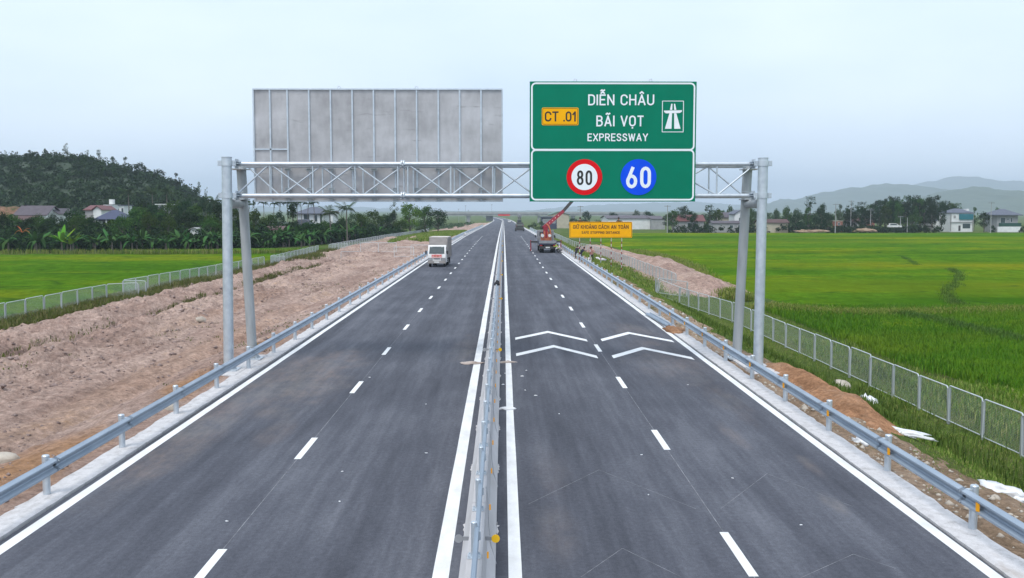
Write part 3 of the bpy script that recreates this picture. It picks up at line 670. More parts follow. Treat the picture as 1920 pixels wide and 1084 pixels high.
loose_panel(-13.2, 122.4, .1, 'loose mesh panel leaning on the dirt left of the box truck', -.25)
loose_panel(-11.6, 127.0, -.06, 'loose mesh panel half hidden behind the box truck')

# ------------------------------------------------------------------ gantry
gan = empty('sign_gantry', (-.4, 35.5, 0), label='galvanised steel truss gantry on four posts spanning the whole expressway', cat='gantry')
class GMB(MB):
    def build(s, name, mat, parent=gan, **k):
        o = link(name, s.mesh(name, mat), parent); o.matrix_parent_inverse = Matrix.Translation(-parent.location); return o
def gz0(x, y): return .05
def post(xb, yb, xt, yt, zt, r, mat):
    b = Vector((xb, yb, .06)); t = Vector((xt, yt, zt)); m = GMB(); m.tube(b, t, r, r, 28)
    p = m.build('gantry_post', mat)
    c = GMB(); c.tube(t, t + Vector((0, 0, .02)), r + .012, r + .012, 28); c.build('post_cap', A['galv'], gan)
    pl = GMB(); pl.box(xb - .33, xb + .33, yb - .33, yb + .33, .045, .085)
    for k in range(8):
        a = k * math.pi / 4; pl.tube((xb + .26 * math.cos(a), yb + .26 * math.sin(a), .085), (xb + .26 * math.cos(a), yb + .26 * math.sin(a), .16), .02, n=6)
    pl.build('base_plate', A['galv'])
    gs = GMB()
    for k in range(4):
        a = k * math.pi / 2 + .785; dx, dy = math.cos(a), math.sin(a); px_, py_ = -dy * .008, dx * .008
        i0, i1 = r - .01, r + .11
        q = [(xb + dx * i0, yb + dy * i0, .085), (xb + dx * i1, yb + dy * i1, .085), (xb + dx * i0, yb + dy * i0, .32)]
        gs.add([(x + px_, y + py_, z) for x, y, z in q] + [(x - px_, y - py_, z) for x, y, z in q], [(0, 1, 2), (5, 4, 3), (0, 3, 4, 1), (1, 4, 5, 2), (2, 5, 3, 0)])
    gs.build('gusset', A['galv'])
    ring = GMB()
    for f_ in (.835, .815): 
        q = b.lerp(t, f_); 
    q = b.lerp(t, .865); ring.tube(q, q + Vector((0, 0, .012)), r + .006, n=28)
    ring.build('weld_band', A['galv'])
YF, YR = 34.3, 36.9
tl = PX(425, 298, YF); bl = PX(429, 697, YF); tr = PX(1431, 301, YF); br = PX(1421, 700, YF)
post(bl.x, YF, tl.x, YF, 7.24, .168, A['galv']); post(br.x, YF, tr.x, YF, 7.22, .168, A['galv'])
tl2 = PX(452, 312, YR); bl2 = PX(474, 676, YR); tr2 = PX(1402, 314, YR); br2 = PX(1381, 681, YR)
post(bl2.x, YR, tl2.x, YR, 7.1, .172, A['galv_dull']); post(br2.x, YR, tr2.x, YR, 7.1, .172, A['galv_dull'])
bx('post_footing', A['slab'], None, bl.x - 1.0, bl.x + .48, 33.2, 38.0, -.3, .045).name = 'post_footing'
tag(bpy.data.objects['post_footing'], 'pale concrete footing slab under the left gantry posts', 'footing')
o = bx('post_footing', A['slab'], None, br.x - .35, br.x + .55, 33.4, 37.6, -.5, .045); tag(o, 'pale concrete footing slab under the right gantry posts', 'footing')
for (a, b) in ((tl, tl2), (tr, tr2)):
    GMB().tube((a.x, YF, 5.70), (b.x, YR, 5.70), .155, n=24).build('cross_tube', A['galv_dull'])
yf, yr = 34.75, 36.35
zT = PX(800, 307.5, yf).z; zB = PX(800, 367, yf).z
XL, XR = PX(437, 307, yf).x, PX(1420, 309, yf).x
XJ = PX(755, 307, yf).x
for y in (yf, yr):
    for z in (zT, zB):
        for x0, x1 in ((XL, XJ - .04), (XJ + .04, XR)):
            GMB().tube((x0, y, z), (x1, y, z), .072, n=18).build('chord', A['galv'])
        fl = GMB()
        for sx in (-.045, .02): fl.tube((XJ + sx, y, z), (XJ + sx + .025, y, z), .14, n=20)
        for k in range(6):
            a = k * math.pi / 3 + .2; fl.tube((XJ - .08, y + .11 * math.cos(a), z + .11 * math.sin(a)), (XJ + .08, y + .11 * math.cos(a), z + .11 * math.sin(a)), .014, n=6)
        fl.build('flange_joint', A['galv'])
# verticals at photograph columns, converted to distances along the truss
vx = [PX(x, 340, yf).x for x in (506.6, 586.6, 666, 746, 764.6, 845, 924, 1003, 1083, 1163, 1243, 1344)]
def rod(name, a, b, r=.03): GMB().tube(a, b, r, n=10, caps=False).build(name, A['galv'])
for x in vx:
    rod('upright', (x, yf, zB), (x, yf, zT)); rod('upright', (x + .05, yr, zB), (x + .05, yr, zT))
nodes = [XL + .05] + vx[:4]
bays = [(XL + .06, vx[0]), (vx[0], vx[1]), (vx[1], vx[2]), (vx[2], vx[3]), (vx[4], vx[5]), (vx[5], vx[6]), (vx[6], vx[7]), (vx[7], vx[8]), (vx[8], vx[9]), (vx[9], vx[10]), (vx[10], vx[11]), (vx[11], XR - .06)]
for k, (a, b) in enumerate(bays):
    up = (k % 2 == 0) if k < 4 else (k % 2 == 1)
    z0, z1 = (zB + .05, zT - .05) if up else (zT - .05, zB + .05)
    rod('diagonal', (a + .06, yf, z0), (b - .06, yf, z1)); rod('diagonal', (a + .06, yr, z1), (b - .06, yr, z0))
    ya, yb = (yf, yr) if up else (yr, yf)
    for z in (zT, zB): rod('plan_brace', (a + .06, ya, z), (b - .06, yb, z), .024)
for x in vx:
    for z in (zT, zB): rod('cross_strut', (x + .02, yf, z), (x + .02, yr, z), .024)
def clamp(x, y, z, s):
    m = GMB(); m.box(x - .10, x + .10, y - .22, y - .02, z - .10, z - .085); m.box(x - .10, x + .10, y - .22, y - .02, z + .085, z + .10)
    m.box(x + s * .12 - .012, x + s * .12 + .012, y - .20, y + .20, z - .16, z + .16)
    for q in (-.12, .12): m.tube((x + s * .10, y - .17, z + q), (x + s * .17, y - .17, z + q), .022, n=8)
    m.build('chord_clamp', A['galv'])
for (t, s) in ((tl, 1), (tr, -1)):
    for z in (zT, zB):
        clamp(t.x + s * .27, yf - .02, z, -s * .4)
        ring = GMB(); ring.tube((t.x, YF, z - .09), (t.x, YF, z + .09), .195, n=26); ring.box(t.x - .30, t.x + .30, YF - .03, YF + .03, z - .09, z + .09)
        for sx in (-.26, .26):
            for q in (-.05, .05): ring.tube((t.x + sx, YF - .06, z + q), (t.x + sx, YF + .06, z + q), .018, n=6)
        ring.build('collar', A['galv'])
        m = GMB(); m.box(t.x + s * .15 - .2, t.x + s * .15 + .2, YF + .1, yf + .1, z - .012, z + .012); m.build('seat_plate', A['galv'])
for (t, s) in ((tl2, 1), (tr2, -1)):
    for z in (zT, zB):
        m = GMB(); m.box(t.x - .27, t.x + .27, yr - .18, YR + .15, z - .125, z - .09); m.build('seat_plate', A['galv_dull'])

# ------------------------------------------------------------------ lettering: a monoline road-sign alphabet
def arc(cx, cy, rx, ry, a0, a1, n=8): return [(cx + rx * math.cos(math.radians(a0 + (a1 - a0) * i / n)), cy + ry * math.sin(math.radians(a0 + (a1 - a0) * i / n))) for i in range(n + 1)]
_st = lambda w: (arc(w / 2, .72, w / 2, .28, 0, 180) + arc(w / 2, .28, w / 2, .28, 180, 360))
_C = arc(.26, .73, .26, .27, 5, 180) + arc(.26, .27, .26, .27, 180, 355)
_P = [(0, 0), (0, 1), (.28, 1)] + arc(.28, .745, .22, .255, 90, -90)[1:] + [(0, .49)]
GL = {'D': (.5, [([(0, 0), (0, 1), (.24, 1)] + arc(.24, .72, .26, .28, 90, 0)[1:] + arc(.24, .28, .26, .28, 0, -90), 1)]), 'I': (0, [([(0, 0), (0, 1)], 0)]),
      'E': (.44, [([(.44, 1), (0, 1), (0, 0), (.44, 0)], 0), ([(0, .52), (.38, .52)], 0)]), 'F': (.44, [([(.44, 1), (0, 1), (0, 0)], 0), ([(0, .52), (.38, .52)], 0)]),
      'N': (.52, [([(0, 0), (0, 1), (.52, 0), (.52, 1)], 0)]), 'C': (.52, [(_C, 0)]), 'H': (.52, [([(0, 0), (0, 1)], 0), ([(.52, 0), (.52, 1)], 0), ([(0, .52), (.52, .52)], 0)]),
      'A': (.58, [([(0, 0), (.29, 1), (.58, 0)], 0), ([(.1, .28), (.48, .28)], 0)]), 'U': (.52, [([(0, 1)] + arc(.26, .27, .26, .27, 180, 360) + [(.52, 1)], 0)]),
      'B': (.5, [([(0, 0), (0, 1), (.27, 1)] + arc(.27, .77, .2, .23, 90, -90)[1:] + [(0, .54)], 0), ([(.27, .54)] + arc(.27, .27, .23, .27, 90, -90)[1:] + [(0, 0)], 0)]),
      'V': (.56, [([(0, 1), (.28, 0), (.56, 1)], 0)]), 'O': (.52, [(_st(.52), 1)]), '0': (.44, [(_st(.44), 1)]), 'T': (.5, [([(0, 1), (.5, 1)], 0), ([(.25, 1), (.25, 0)], 0)]),
      'X': (.54, [([(0, 0), (.54, 1)], 0), ([(0, 1), (.54, 0)], 0)]), 'P': (.5, [(_P, 0)]), 'R': (.52, [(_P, 0), ([(.26, .49), (.52, 0)], 0)]),
      'S': (.5, [([(.47, .80), (.40, .95), (.25, 1), (.09, .95), (.02, .80), (.04, .66), (.15, .57), (.35, .46), (.47, .36), (.49, .2), (.41, .05), (.25, 0), (.08, .05), (0, .2)], 0)]),
      'W': (.78, [([(0, 1), (.19, 0), (.39, .95), (.59, 0), (.78, 1)], 0)]), 'Y': (.54, [([(0, 1), (.27, .45), (.54, 1)], 0), ([(.27, .45), (.27, 0)], 0)]),
      'G': (.52, [(_C[:-1] + [(.52, .28), (.52, .47), (.3, .47)], 0)]), 'K': (.5, [([(0, 0), (0, 1)], 0), ([(.48, 1), (0, .38)], 0), ([(.17, .6), (.52, 0)], 0)]),
      '1': (.2, [([(0, .74), (.2, 1), (.2, 0)], 0)]), '.': (0, [([(0, -.0), (0, .03)], 0)]), ' ': (.16, []),
      '6': (.46, [(arc(.23, .28, .23, .29, 0, 360, 16)[:-1], 1), ([(.015, .36), (.28, 1)], 0)]),
      '8': (.46, [(arc(.23, .26, .23, .26, 0, 360, 16)[:-1], 1), (arc(.23, .76, .20, .24, 0, 360, 16)[:-1], 1)])}
DI = {'^': [(-.17, 1.2), (0, 1.34), (.17, 1.2)], '~': [(-.18, 1.23), (-.09, 1.3), (.07, 1.22), (.18, 1.3)], '+': [(-.18, 1.46), (-.09, 1.53), (.07, 1.45), (.18, 1.53)],
      '/': [(-.03, 1.18), (.12, 1.36)], '\\': [(-.12, 1.36), (.03, 1.18)], '?': [(-.08, 1.33), (.02, 1.38), (.09, 1.3), (0, 1.22), (0, 1.17)], '_': [(0, -.24), (0, -.21)]}
def lettering(text, h, t, par, loc, mat, xs=1.0, gap=.30, name='lettering', width=None):
    # '{E^+}' puts marks over E ; text drawn in the x-z plane, facing -y, centred on loc
    toks = []; i = 0
    while i < len(text):
        if text[i] == '{': j = text.index('}', i); toks.append((text[i + 1], text[i + 2:j])); i = j + 1
        else: toks.append((text[i], '')); i += 1
    x = 0; m = MB(); th = t / h
    if width:
        w0 = sum(GL[c][0] * xs + gap for c, _ in toks) - gap; k = (width / h - th) / w0; xs *= k; gap *= k
    strokes = []
    for c, marks in toks:
        w, st = GL[c]
        for pts, cl in st: strokes.append(([(x + p[0] * xs, p[1]) for p in pts], cl))
        for k in marks:
            if k == 'h': strokes.append(([(x + w * xs - .02, .95), (x + w * xs + .12, 1.0), (x + w * xs + .13, 1.13)], 0)); continue
            strokes.append(([(x + w * xs / 2 + p[0], p[1]) for p in DI[k]], 0))
        x += w * xs + gap
    W_ = x - gap
    def split(pts, cl):
        if cl: return [(pts, cl)]
        res = []; cur = [pts[0]]
        for i in range(1, len(pts)):
            cur.append(pts[i])
            if i < len(pts) - 1:
                d0 = (Vector(pts[i]) - Vector(pts[i - 1])).normalized(); d1 = (Vector(pts[i + 1]) - Vector(pts[i])).normalized()
                if d0.dot(d1) < .45: res.append((cur, 0)); cur = [pts[i]]
        res.append((cur, 0)); return res
    strokes = [q for st in strokes for q in split(*st)]
    for n_, (pts, cl) in enumerate(strokes):
        P_ = [Vector(p) for p in pts]; n = len(P_); L_, R_ = [], []
        for i in range(n):
            a = P_[i - 1] if (i > 0 or cl) else None; b = P_[(i + 1) % n] if (i < n - 1 or cl) else None
            d0 = (P_[i] - a).normalized() if a is not None else None; d1 = (b - P_[i]).normalized() if b is not None else None
            d = (d0 + d1).normalized() if d0 is not None and d1 is not None and (d0 + d1).length > .01 else (d0 if d0 is not None else d1)
            nn = Vector((-d.y, d.x)); k = 1.0
            if d0 is not None and d1 is not None: k = min(1.6, 1 / max(.35, nn.dot(Vector((-d0.y, d0.x)))))
            e = Vector((0, 0))
            if d0 is None: e = -d * th * .42
            if d1 is None: e = d * th * .42
            L_.append(P_[i] + e + nn * th * .5 * k); R_.append(P_[i] + e - nn * th * .5 * k)
        yo = -.0004 * n_
        vs = [((p.x - W_ / 2) * h, yo, (p.y - .5) * h) for p in L_] + [((p.x - W_ / 2) * h, yo, (p.y - .5) * h) for p in R_]
        rng = range(n if cl else n - 1)
        m.add(vs, [(i, (i + 1) % n, n + (i + 1) % n, n + i) for i in rng])
    o = link(name, m.mesh(name, mat), par, loc); return o, W_ * h
def rrect(x0, x1, z0, z1, r, n=5):
    p = []
    for cx, cz, a in ((x1 - r, z1 - r, 0), (x0 + r, z1 - r, 90), (x0 + r, z0 + r, 180), (x1 - r, z0 + r, 270)):
        p += [(cx + r * math.cos(math.radians(a + 90 * i / n)), cz + r * math.sin(math.radians(a + 90 * i / n))) for i in range(n + 1)]
    return p
def rr_frame(x0, x1, z0, z1, r, t, y):
    a = rrect(x0, x1, z0, z1, r); b = rrect(x0 + t, x1 - t, z0 + t, z1 - t, max(.01, r - t)); n = len(a)
    return [(x, y, z) for x, z in a] + [(x, y, z) for x, z in b], [(i, (i + 1) % n, n + (i + 1) % n, n + i) for i in range(n)]

A['sign_green'] = M('green_reflective', (.0, .19, .11), (.0, .175, .10), 1.5, rough=.45, spec=.12)
A['sign_white'] = M('white_reflective', (.82, .86, .88), (.78, .82, .85), 2, rough=.4, spec=.12)
A['sign_yellow'] = M('yellow_reflective', (.92, .44, .003), (.86, .40, .003), 2, rough=.4, spec=.12)
A['sign_black'] = M('black_letter', (.02, .018, .016), rough=.6)
A['sign_brown'] = M('dark_brown_letter', (.10, .03, .008), rough=.6)
A['sign_red'] = M('red_reflective', (.70, .008, .014), (.64, .008, .012), 2, rough=.4, spec=.12)
A['sign_blue'] = M('blue_reflective', (.005, .085, .80), (.005, .075, .72), 2, rough=.4, spec=.12)
A['alu_edge'] = M('aluminium_edge', (.55, .57, .6), rough=.4, metal=.6)
# green direction sign, hung on the near side of the truss
ysn = 34.50
p00 = PX(993, 378, ysn); p11 = PX(1306.5, 153, ysn)
SX0, SX1, SZ0, SZ1 = p00.x, p11.x, p00.z, p11.z; SW, SH = SX1 - SX0, SZ1 - SZ0
sg = empty('direction_sign', (SX0, ysn, SZ0), label='big green expressway sign with white place names and two speed discs', cat='road sign')
bevel_box('sign_panel', A['sign_green'], sg, 0, SW, 0, .05, 0, SH, .006, 1)
def sp(u, v): return u / 1212 * SW, (1 - v / 868) * SH      # position from the sign's own drawing (1212 x 868 units)
m = MB()
zm = sp(0, 493)[1]
for z0, z1 in ((zm - .02, SH - .035), (.035, zm + .02)):
    vs, fs = rr_frame(.045, SW - .045, z0, z1, .16, .055, -.004 if z0 < 1 else -.005); m.add(vs, fs)
m.build('border', A['sign_white'], sg)
def text_at(t, u, v, hpx, tpx, mat, xs=1, gap=.3, y=-.006, wpx=None):
    x, z = sp(u, v); return lettering(t, hpx / 868 * SH, tpx / 868 * SH, sg, (x, y, z), mat, xs, gap, 'lettering', wpx / 1212 * SW if wpx else None)[0]
text_at('DI{E^+}N CH{A^}U', 664, 132, 68, 10.8, A['sign_white'], 1.0, .27, wpx=480)
text_at('B{A~}I V{O_}T', 657, 284, 68, 10.8, A['sign_white'], 1.0, .29, wpx=345)
text_at('EXPRESSWAY', 641, 402, 48, 8.3, A['sign_white'], 1.0, .285, wpx=440)
pl = MB(); x0, z0 = sp(88, 315); x1, z1 = sp(355, 188); pl.prism(rrect(x0, x1, z0, z1, .05), -.012, -.002, 'y'); plate = pl.build('route_plate', A['sign_yellow'], sg)
m = MB(); vs, fs = rr_frame(x0 + .025, x1 - .025, z0 + .025, z1 - .025, .035, .014, -.014); m.add(vs, fs); m.build('plate_border', A['sign_brown'], plate)
x, z = sp(222, 252); lettering('CT .01', 62 / 868 * SH, 11 / 868 * SH, plate, (x, -.015, z), A['sign_black'], 1.15, .27, width=225 / 1212 * SW)
ic = MB(); x0, z0 = sp(962, 365); x1, z1 = sp(1120, 138); vs, fs = rr_frame(x0, x1, z0, z1, .02, .022, -.006); ic.add(vs, fs)
def poly(pts): 
    v = [(sp(*p)[0], -.006, sp(*p)[1]) for p in pts]; ic.add(v, [tuple(range(len(v)))])
poly([(984, 340), (1032, 340), (1035, 228), (1016, 228)]); poly([(1052, 340), (1098, 340), (1066, 228), (1050, 228)])
poly([(1019, 204), (1036, 204), (1037, 160), (1028, 160)]); poly([(1050, 204), (1066, 204), (1056, 160), (1048, 160)])
poly([(975, 209), (1108, 206), (1106, 216), (1092, 226), (990, 229), (977, 219)])
ic.build('motorway_symbol', A['sign_white'], sg)
def disc_at(u, v, r, y0, y1, mat, name, par=sg):
    x, z = sp(u, v); return MB().tube((x, y0, z), (x, y1, z), r / 1212 * SW, n=48).build(name, mat, par)
d80 = disc_at(400, 690, 130, -.002, -.016, A['sign_red'], 'speed_limit_disc'); disc_at(400, 690, 95, -.016, -.020, A['sign_white'], 'disc_face', d80)
x, z = sp(400, 695); lettering('80', 92 / 868 * SH, 15 / 868 * SH, d80, (x, -.024, z), A['sign_black'], .82, .32, 'numerals')
d60 = disc_at(795, 690, 131, -.002, -.016, A['sign_blue'], 'minimum_speed_disc')
x, z = sp(795, 692); lettering('60', 132 / 868 * SH, 24 / 868 * SH, d60, (x, -.020, z), A['sign_white'], .95, .34, 'numerals')
rp_ = MB()
for f_ in (.12, .5, .88): rp_.box(SW * f_ - .03, SW * f_ + .03, .05, .11, .05, SH - .05)
rp_.build('back_rails', A['galv'], sg)
def lug(par, x, y, z): MB().path([(x - .045, y, z - .02), (x - .045, y, z + .05), (x - .02, y, z + .085), (x + .02, y, z + .085), (x + .045, y, z + .05), (x + .045, y, z - .02)], .011, 6).build('lifting_lug', A['galv'], par)
lug(sg, SW * .272, .025, SH); lug(sg, SW * .724, .025, SH)
# sign seen from behind, on the far side of the truss
yb = 36.62
q00 = PX(478, 378.5, yb); q11 = PX(942.5, 166.5, yb); BW, BH = q11.x - q00.x, q11.z - q00.z
bs = empty('ribbed_sign', (q00.x, yb, q00.z), label='wide sign for oncoming traffic seen from behind as bare ribbed metal sheets', cat='road sign')
def backsheet():
    s = NT('bare_aluminium_sheet')
    b = s.ramp(s.math('ADD', s.math('MULTIPLY', s.noise(.5, (1, 1, 1.6), 4, .6), .7), s.math('MULTIPLY', s.noise(5, (1, 1, .4), 5, .6), .3)), (.34, (.33, .32, .325)), (.5, (.44, .43, .435)), (.66, (.54, .53, .54)))
    st = s.noise(1.0, (.9, 1, 6.0), 5, .65, (2.3, 0, 1.4))
    b = s.mix(s.ramp(st, (.62, 0.), (.74, .6)), b, (.20, .19, .19))
    s.set(b, .42, .35); return s.m
A['sheet'] = backsheet()
ribs = [PX(x, 250, yb).x - q00.x for x in (507, 539.5, 580, 620.5, 661, 701, 741, 781.5, 822, 862, 902)]
ed = [0] + [r for i, r in enumerate(ribs) if i != 0] + [BW]
for a, b in zip(ed[:-1], ed[1:]): bx('sheet', A['sheet'], bs, a + .002, b - .002, .03 + R.uniform(0, .004), .036, .02, BH - .02)
for r in ribs: bx('rib', A['galv'], bs, r - .028, r + .028, -.02, .03, .03, BH - .03)
for a in ((-.01, BW + .01, BH - .05, BH), (-.01, BW + .01, 0, .05)): bx('frame_bar', A['galv'], bs, a[0], a[1], -.03, .045, a[2], a[3])
for a in (-.01, BW - .04): bx('frame_bar', A['galv'], bs, a, a + .05, -.03, .045, .05, BH - .05)
z = PX(500, 280, yb).z - q00.z; bx('short_rail', A['galv'], bs, .05, ribs[1] - .03, -.02, .028, z - .025, z + .025)
for f_ in (.345, .655): lug(bs, BW * f_, 0, BH)
cl_ = MB(); cl_.box(-.12, .12, -.10, -.03, -.045, -.03); cl_.box(-.12, .12, -.10, -.03, .03, .045); cl_.box(-.12, -.10, -.10, -.03, -.03, .03); cl_.box(.10, .12, -.10, -.03, -.03, .03); cl_.box(-.1, .1, -.05, -.03, -.03, .03)
for sx in (-.085, .085): cl_.tube((sx, -.12, 0), (sx, -.03, 0), .014, n=6)
clm = cl_.mesh('rail_clamp', A['tube'])
for r in ribs[1:]:
    for py in (318, 354.5, 371.5): link('rail_clamp', clm, bs, (r, 0, PX(600, py, yb).z - q00.z))

# ------------------------------------------------------------------ yellow distance sign
A['striped_red'] = M('red_band', (.25, .035, .035), rough=.6)
A['striped_white'] = M('white_band', (.55, .54, .52), rough=.6)
ysy = 104.0
a = PX(1067.5, 446, ysy); b = PX(1185.5, 416, ysy); YW, YH = b.x - a.x, b.z - a.z
ys_ = empty('distance_sign', (a.x, ysy, a.z), label='long yellow safe stopping distance sign on striped posts beside the road', cat='road sign')
m = MB(); m.prism(rrect(0, YW, 0, YH, .09), 0, .04, 'y'); m.build('sign_panel', A['sign_yellow'], ys_)
m = MB(); vs, fs = rr_frame(.05, YW - .05, .05, YH - .05, .07, .035, -.005); m.add(vs, fs); m.build('border', A['sign_brown'], ys_)
lettering('GI{Uh~} KHO{A?}NG C{A/}CH AN TO{A\\}N', .34, .06, ys_, (YW * .5, -.008, YH * .68), A['sign_brown'], 1.02, .28, width=YW * .885)
lettering('SAFE STOPPING DISTANCE', .22, .045, ys_, (YW * .5, -.008, YH * .33), A['sign_brown'], 1.05, .30, width=YW * .61)
for px_, by in ((1087, 494), (1107, 496), (1127, 498), (1146.5, 500), (1166, 513)):
    x = PX(px_, 440, ysy).x; zb = float(ground_z(x, ysy)) - .25
    p = MB().tube((x - a.x, .12, zb - a.z), (x - a.x, .12, YH - .1), .045, n=10).build('sign_post', A['galv_dull'], ys_)
    z = a.z - .1; k = 0
    while z > zb + .9:
        MB().tube((x - a.x, .12, z - .27 - a.z), (x - a.x, .12, z - a.z), .049, n=10, caps=False).build('band', A['striped_white' if k % 2 == 0 else 'striped_red'], p); z -= .27; k += 1
bx('work_plank', A['palmbark'], ys_, .1, YW - .1, .22, .75, .18, .24); bx('back_rail', A['galv'], ys_, .1, YW - .1, .045, .12, YH - .3, YH - .24)

# ------------------------------------------------------------------ vehicles
A['cab_white'] = M('white_truck_paint', (.72, .72, .71), (.64, .63, .62), 2, rough=.35)
A['box_grey'] = M('dusty_box_sheet', (.33, .305, .29), (.25, .23, .22), 1.4, (1, 1, 2), rough=.7)
A['box_roof'] = M('dusty_box_roof', (.60, .55, .50), (.50, .45, .40), 1.2, rough=.7)
A['glass'] = M('dark_tinted_glass', (.035, .055, .06), (.05, .07, .075), 3, rough=.12, spec=.6)
A['lamp'] = M('headlamp', (.45, .46, .48), rough=.2, metal=.3)
A['red_lamp'] = M('red_lamp', (.45, .01, .01), rough=.3)
A['rim'] = M('steel_rim', (.35, .35, .35), rough=.5, metal=.4)
A['pink'] = M('pink_banner', (.75, .42, .40), (.66, .30, .28), 6, rough=.7)
A['frame_dark'] = M('dark_chassis', (.035, .034, .036), (.06, .055, .05), 3, rough=.7)
A['crane_red'] = M('crane_red_paint', (.30, .013, .03), (.22, .012, .025), 3, rough=.4)
A['crane_orange'] = M('orange_primer', (.50, .15, .06), (.38, .11, .05), 3, rough=.6)
A['navy'] = M('navy_body', (.03, .035, .075), (.045, .05, .085), 3, rough=.5)
A['plate'] = M('number_plate', (.7, .7, .68), rough=.5)
A['tarp'] = M('grey_tarpaulin', (.26, .27, .29), (.2, .21, .22), 2, rough=.8)
A['military'] = M('dull_green_grey_paint', (.12, .135, .125), (.09, .1, .095), 3, rough=.6)
A['exc_yellow'] = M('faded_yellow_paint', (.35, .26, .08), (.28, .2, .07), 3, rough=.6)
def wheel(par, x, y, r, w, name='wheel'):
    o = empty(name, (x, y, r)); o.parent = par
    m = MB(); n = 22; prof = [(-w / 2, r * .6), (-w / 2, r * .93), (-w * .36, r), (w * .36, r), (w / 2, r * .93), (w / 2, r * .6)]
    vs = [(px_, q * math.cos(2 * math.pi * k / n), q * math.sin(2 * math.pi * k / n)) for k in range(n) for px_, q in prof]
    m.add(vs, [(k * 6 + i, k * 6 + i + 1, ((k + 1) % n) * 6 + i + 1, ((k + 1) % n) * 6 + i) for k in range(n) for i in range(5)], True); m.build('tyre', A['tyre'], o)
    m = MB(); m.tube((-w * .40, 0, 0), (w * .40, 0, 0), r * .62, n=18); m.tube((-w * .5, 0, 0), (w * .5, 0, 0), r * .2, n=10); m.build('rim', A['rim'], o)
def cab(par, w, y0, y1, z0, z1, zg, rake, mat, side=1):   # forward-control cab; front face at y0, rear wall at y1
    s = 1 if y1 > y0 else -1
    prof = [(y0, z0), (y0 - s * .02, zg - .25), (y0 + s * .03, zg), (y0 + s * rake, z1 - .08), (y0 + s * (rake + .12), z1), (y1 - s * .03, z1), (y1, z1 - .06), (y1, z0)]
    MB().prism(prof, -w / 2, w / 2).build('cab', mat, par)
    g = MB(); e = .012 * s
    def on(t, zz): return y0 + s * (.03 + (rake - .03) * t) - e, zz
    a, za = on(.06, zg + .05); b, zb = on(.96, z1 - .13)
    g.add([(-w * .44, a, za), (w * .44, a, za), (w * .41, b, zb), (-w * .41, b, zb)], [(0, 1, 2, 3)]); ws = g.build('windscreen', A['glass'], par)
    for sx in (-1, 1):
        xx = sx * (w / 2 + .006)
        MB().add([(xx, y0 + s * .22, zg + .06), (xx, y1 - s * .22, zg + .06), (xx, y1 - s * .22, z1 - .16), (xx, y0 + s * (rake + .14), z1 - .16)], [(0, 1, 2, 3)]).build('side_window', A['glass'], par)
        d = MB().box(xx - .005, xx + .005, min(y0 + s * .18, y1 - s * .14), max(y0 + s * .18, y1 - s * .14), z0 + .12, zg + .04).build('door', mat, par)
        MB().box(xx + sx * .005 - .008, xx + sx * .005 + .008, (y0 + y1) / 2 + s * .2 - .09, (y0 + y1) / 2 + s * .2 + .09, zg - .12, zg - .08).build('handle', A['black'], d)
        m = MB(); m.path([(sx * w / 2, y0 + s * .12, zg + .3), (sx * (w / 2 + .18), y0 - s * .05, zg + .28)], .015, 6); m.box(sx * (w / 2 + .18) - .07, sx * (w / 2 + .18) + .07, y0 - s * .05 - .03, y0 - s * .05 + .03, zg + .02, zg + .36); m.build('mirror', A['black'], par)
    return ws
# box truck coming towards the camera
ft = GZ(819, 501, 0)
t = empty('box_truck', (ft.x, ft.y, 0), math.radians(-2.2), 'white cab light truck with a dusty grey cargo box driving towards the gantry', 'truck')
ws = cab(t, 1.70, 0, 1.45, .42, 2.08, 1.22, .36, A['cab_white'])
for sx in (-.55, .5): MB().add([(sx - .1, .315, 1.9), (sx + .1, .315, 1.9), (sx + .1, .327, 1.94), (sx - .1, .327, 1.94)], [(0, 1, 2, 3)]).build('sticker', A['cab_white'], ws)
MB().path([(-.05, .01, 1.27), (-.45, .06, 1.36)], .012, 5).build('wiper', A['black'], ws); MB().path([(.55, .01, 1.27), (.1, .06, 1.36)], .012, 5).build('wiper', A['black'], ws)
bx('bumper', A['box_grey'], t, -.86, .86, -.12, .06, .36, .62); bx('grille', A['black'], t, -.32, .32, -.035, .02, .76, .84)
bx('headlamp_band', A['frame_dark'], t, -.84, -.40, -.03, .03, .64, .86); bx('headlamp_band', A['frame_dark'], t, .40, .84, -.03, .03, .64, .86)
for sx in (-1, 1): bx('headlight', A['lamp'], t, sx * .62 - .19, sx * .62 + .19, -.045, -.028, .66, .82)
bx('licence_plate', A['plate'], t, -.24, .24, -.135, -.12, .42, .55)
bn = bx('banner', A['pink'], t, -.50, .50, -.03, -.012, .90, 1.22)
for z, c in ((1.13, A['sign_red']), (1.02, A['crane_orange'])):
    for k in range(6):
        if z == 1.13 or 0 < k < 5: bx('print_mark', c, bn, -.42 + k * .145, -.33 + k * .145 + .03 * (k % 2), -.034, -.031, z - .035, z + .035)
bx('chassis', A['frame_dark'], t, -.38, .38, .1, 5.2, .42, .62)
bevel_box('cargo_box', A['box_grey'], t, -.90, .90, 1.56, 5.35, .80, 2.80, .03, 1)
cb = bx('box_roof', A['box_roof'], t, -.915, .915, 1.545, 5.365, 2.80, 2.835)
for k in range(7): bx('box_rib', A['box_grey'], t, .902, .93, 1.7 + k * .58, 1.74 + k * .58, .85, 2.66)
bx('rear_door', A['frame_dark'], t, .72, .935, 5.37, 5.40, .85, 2.66)
for x in (-.70, .70):
    wheel(t, x, .62, .34, .2)
    for dx in (0, -.21 * (1 if x > 0 else -1)): wheel(t, x + dx, 3.85, .36, .19)
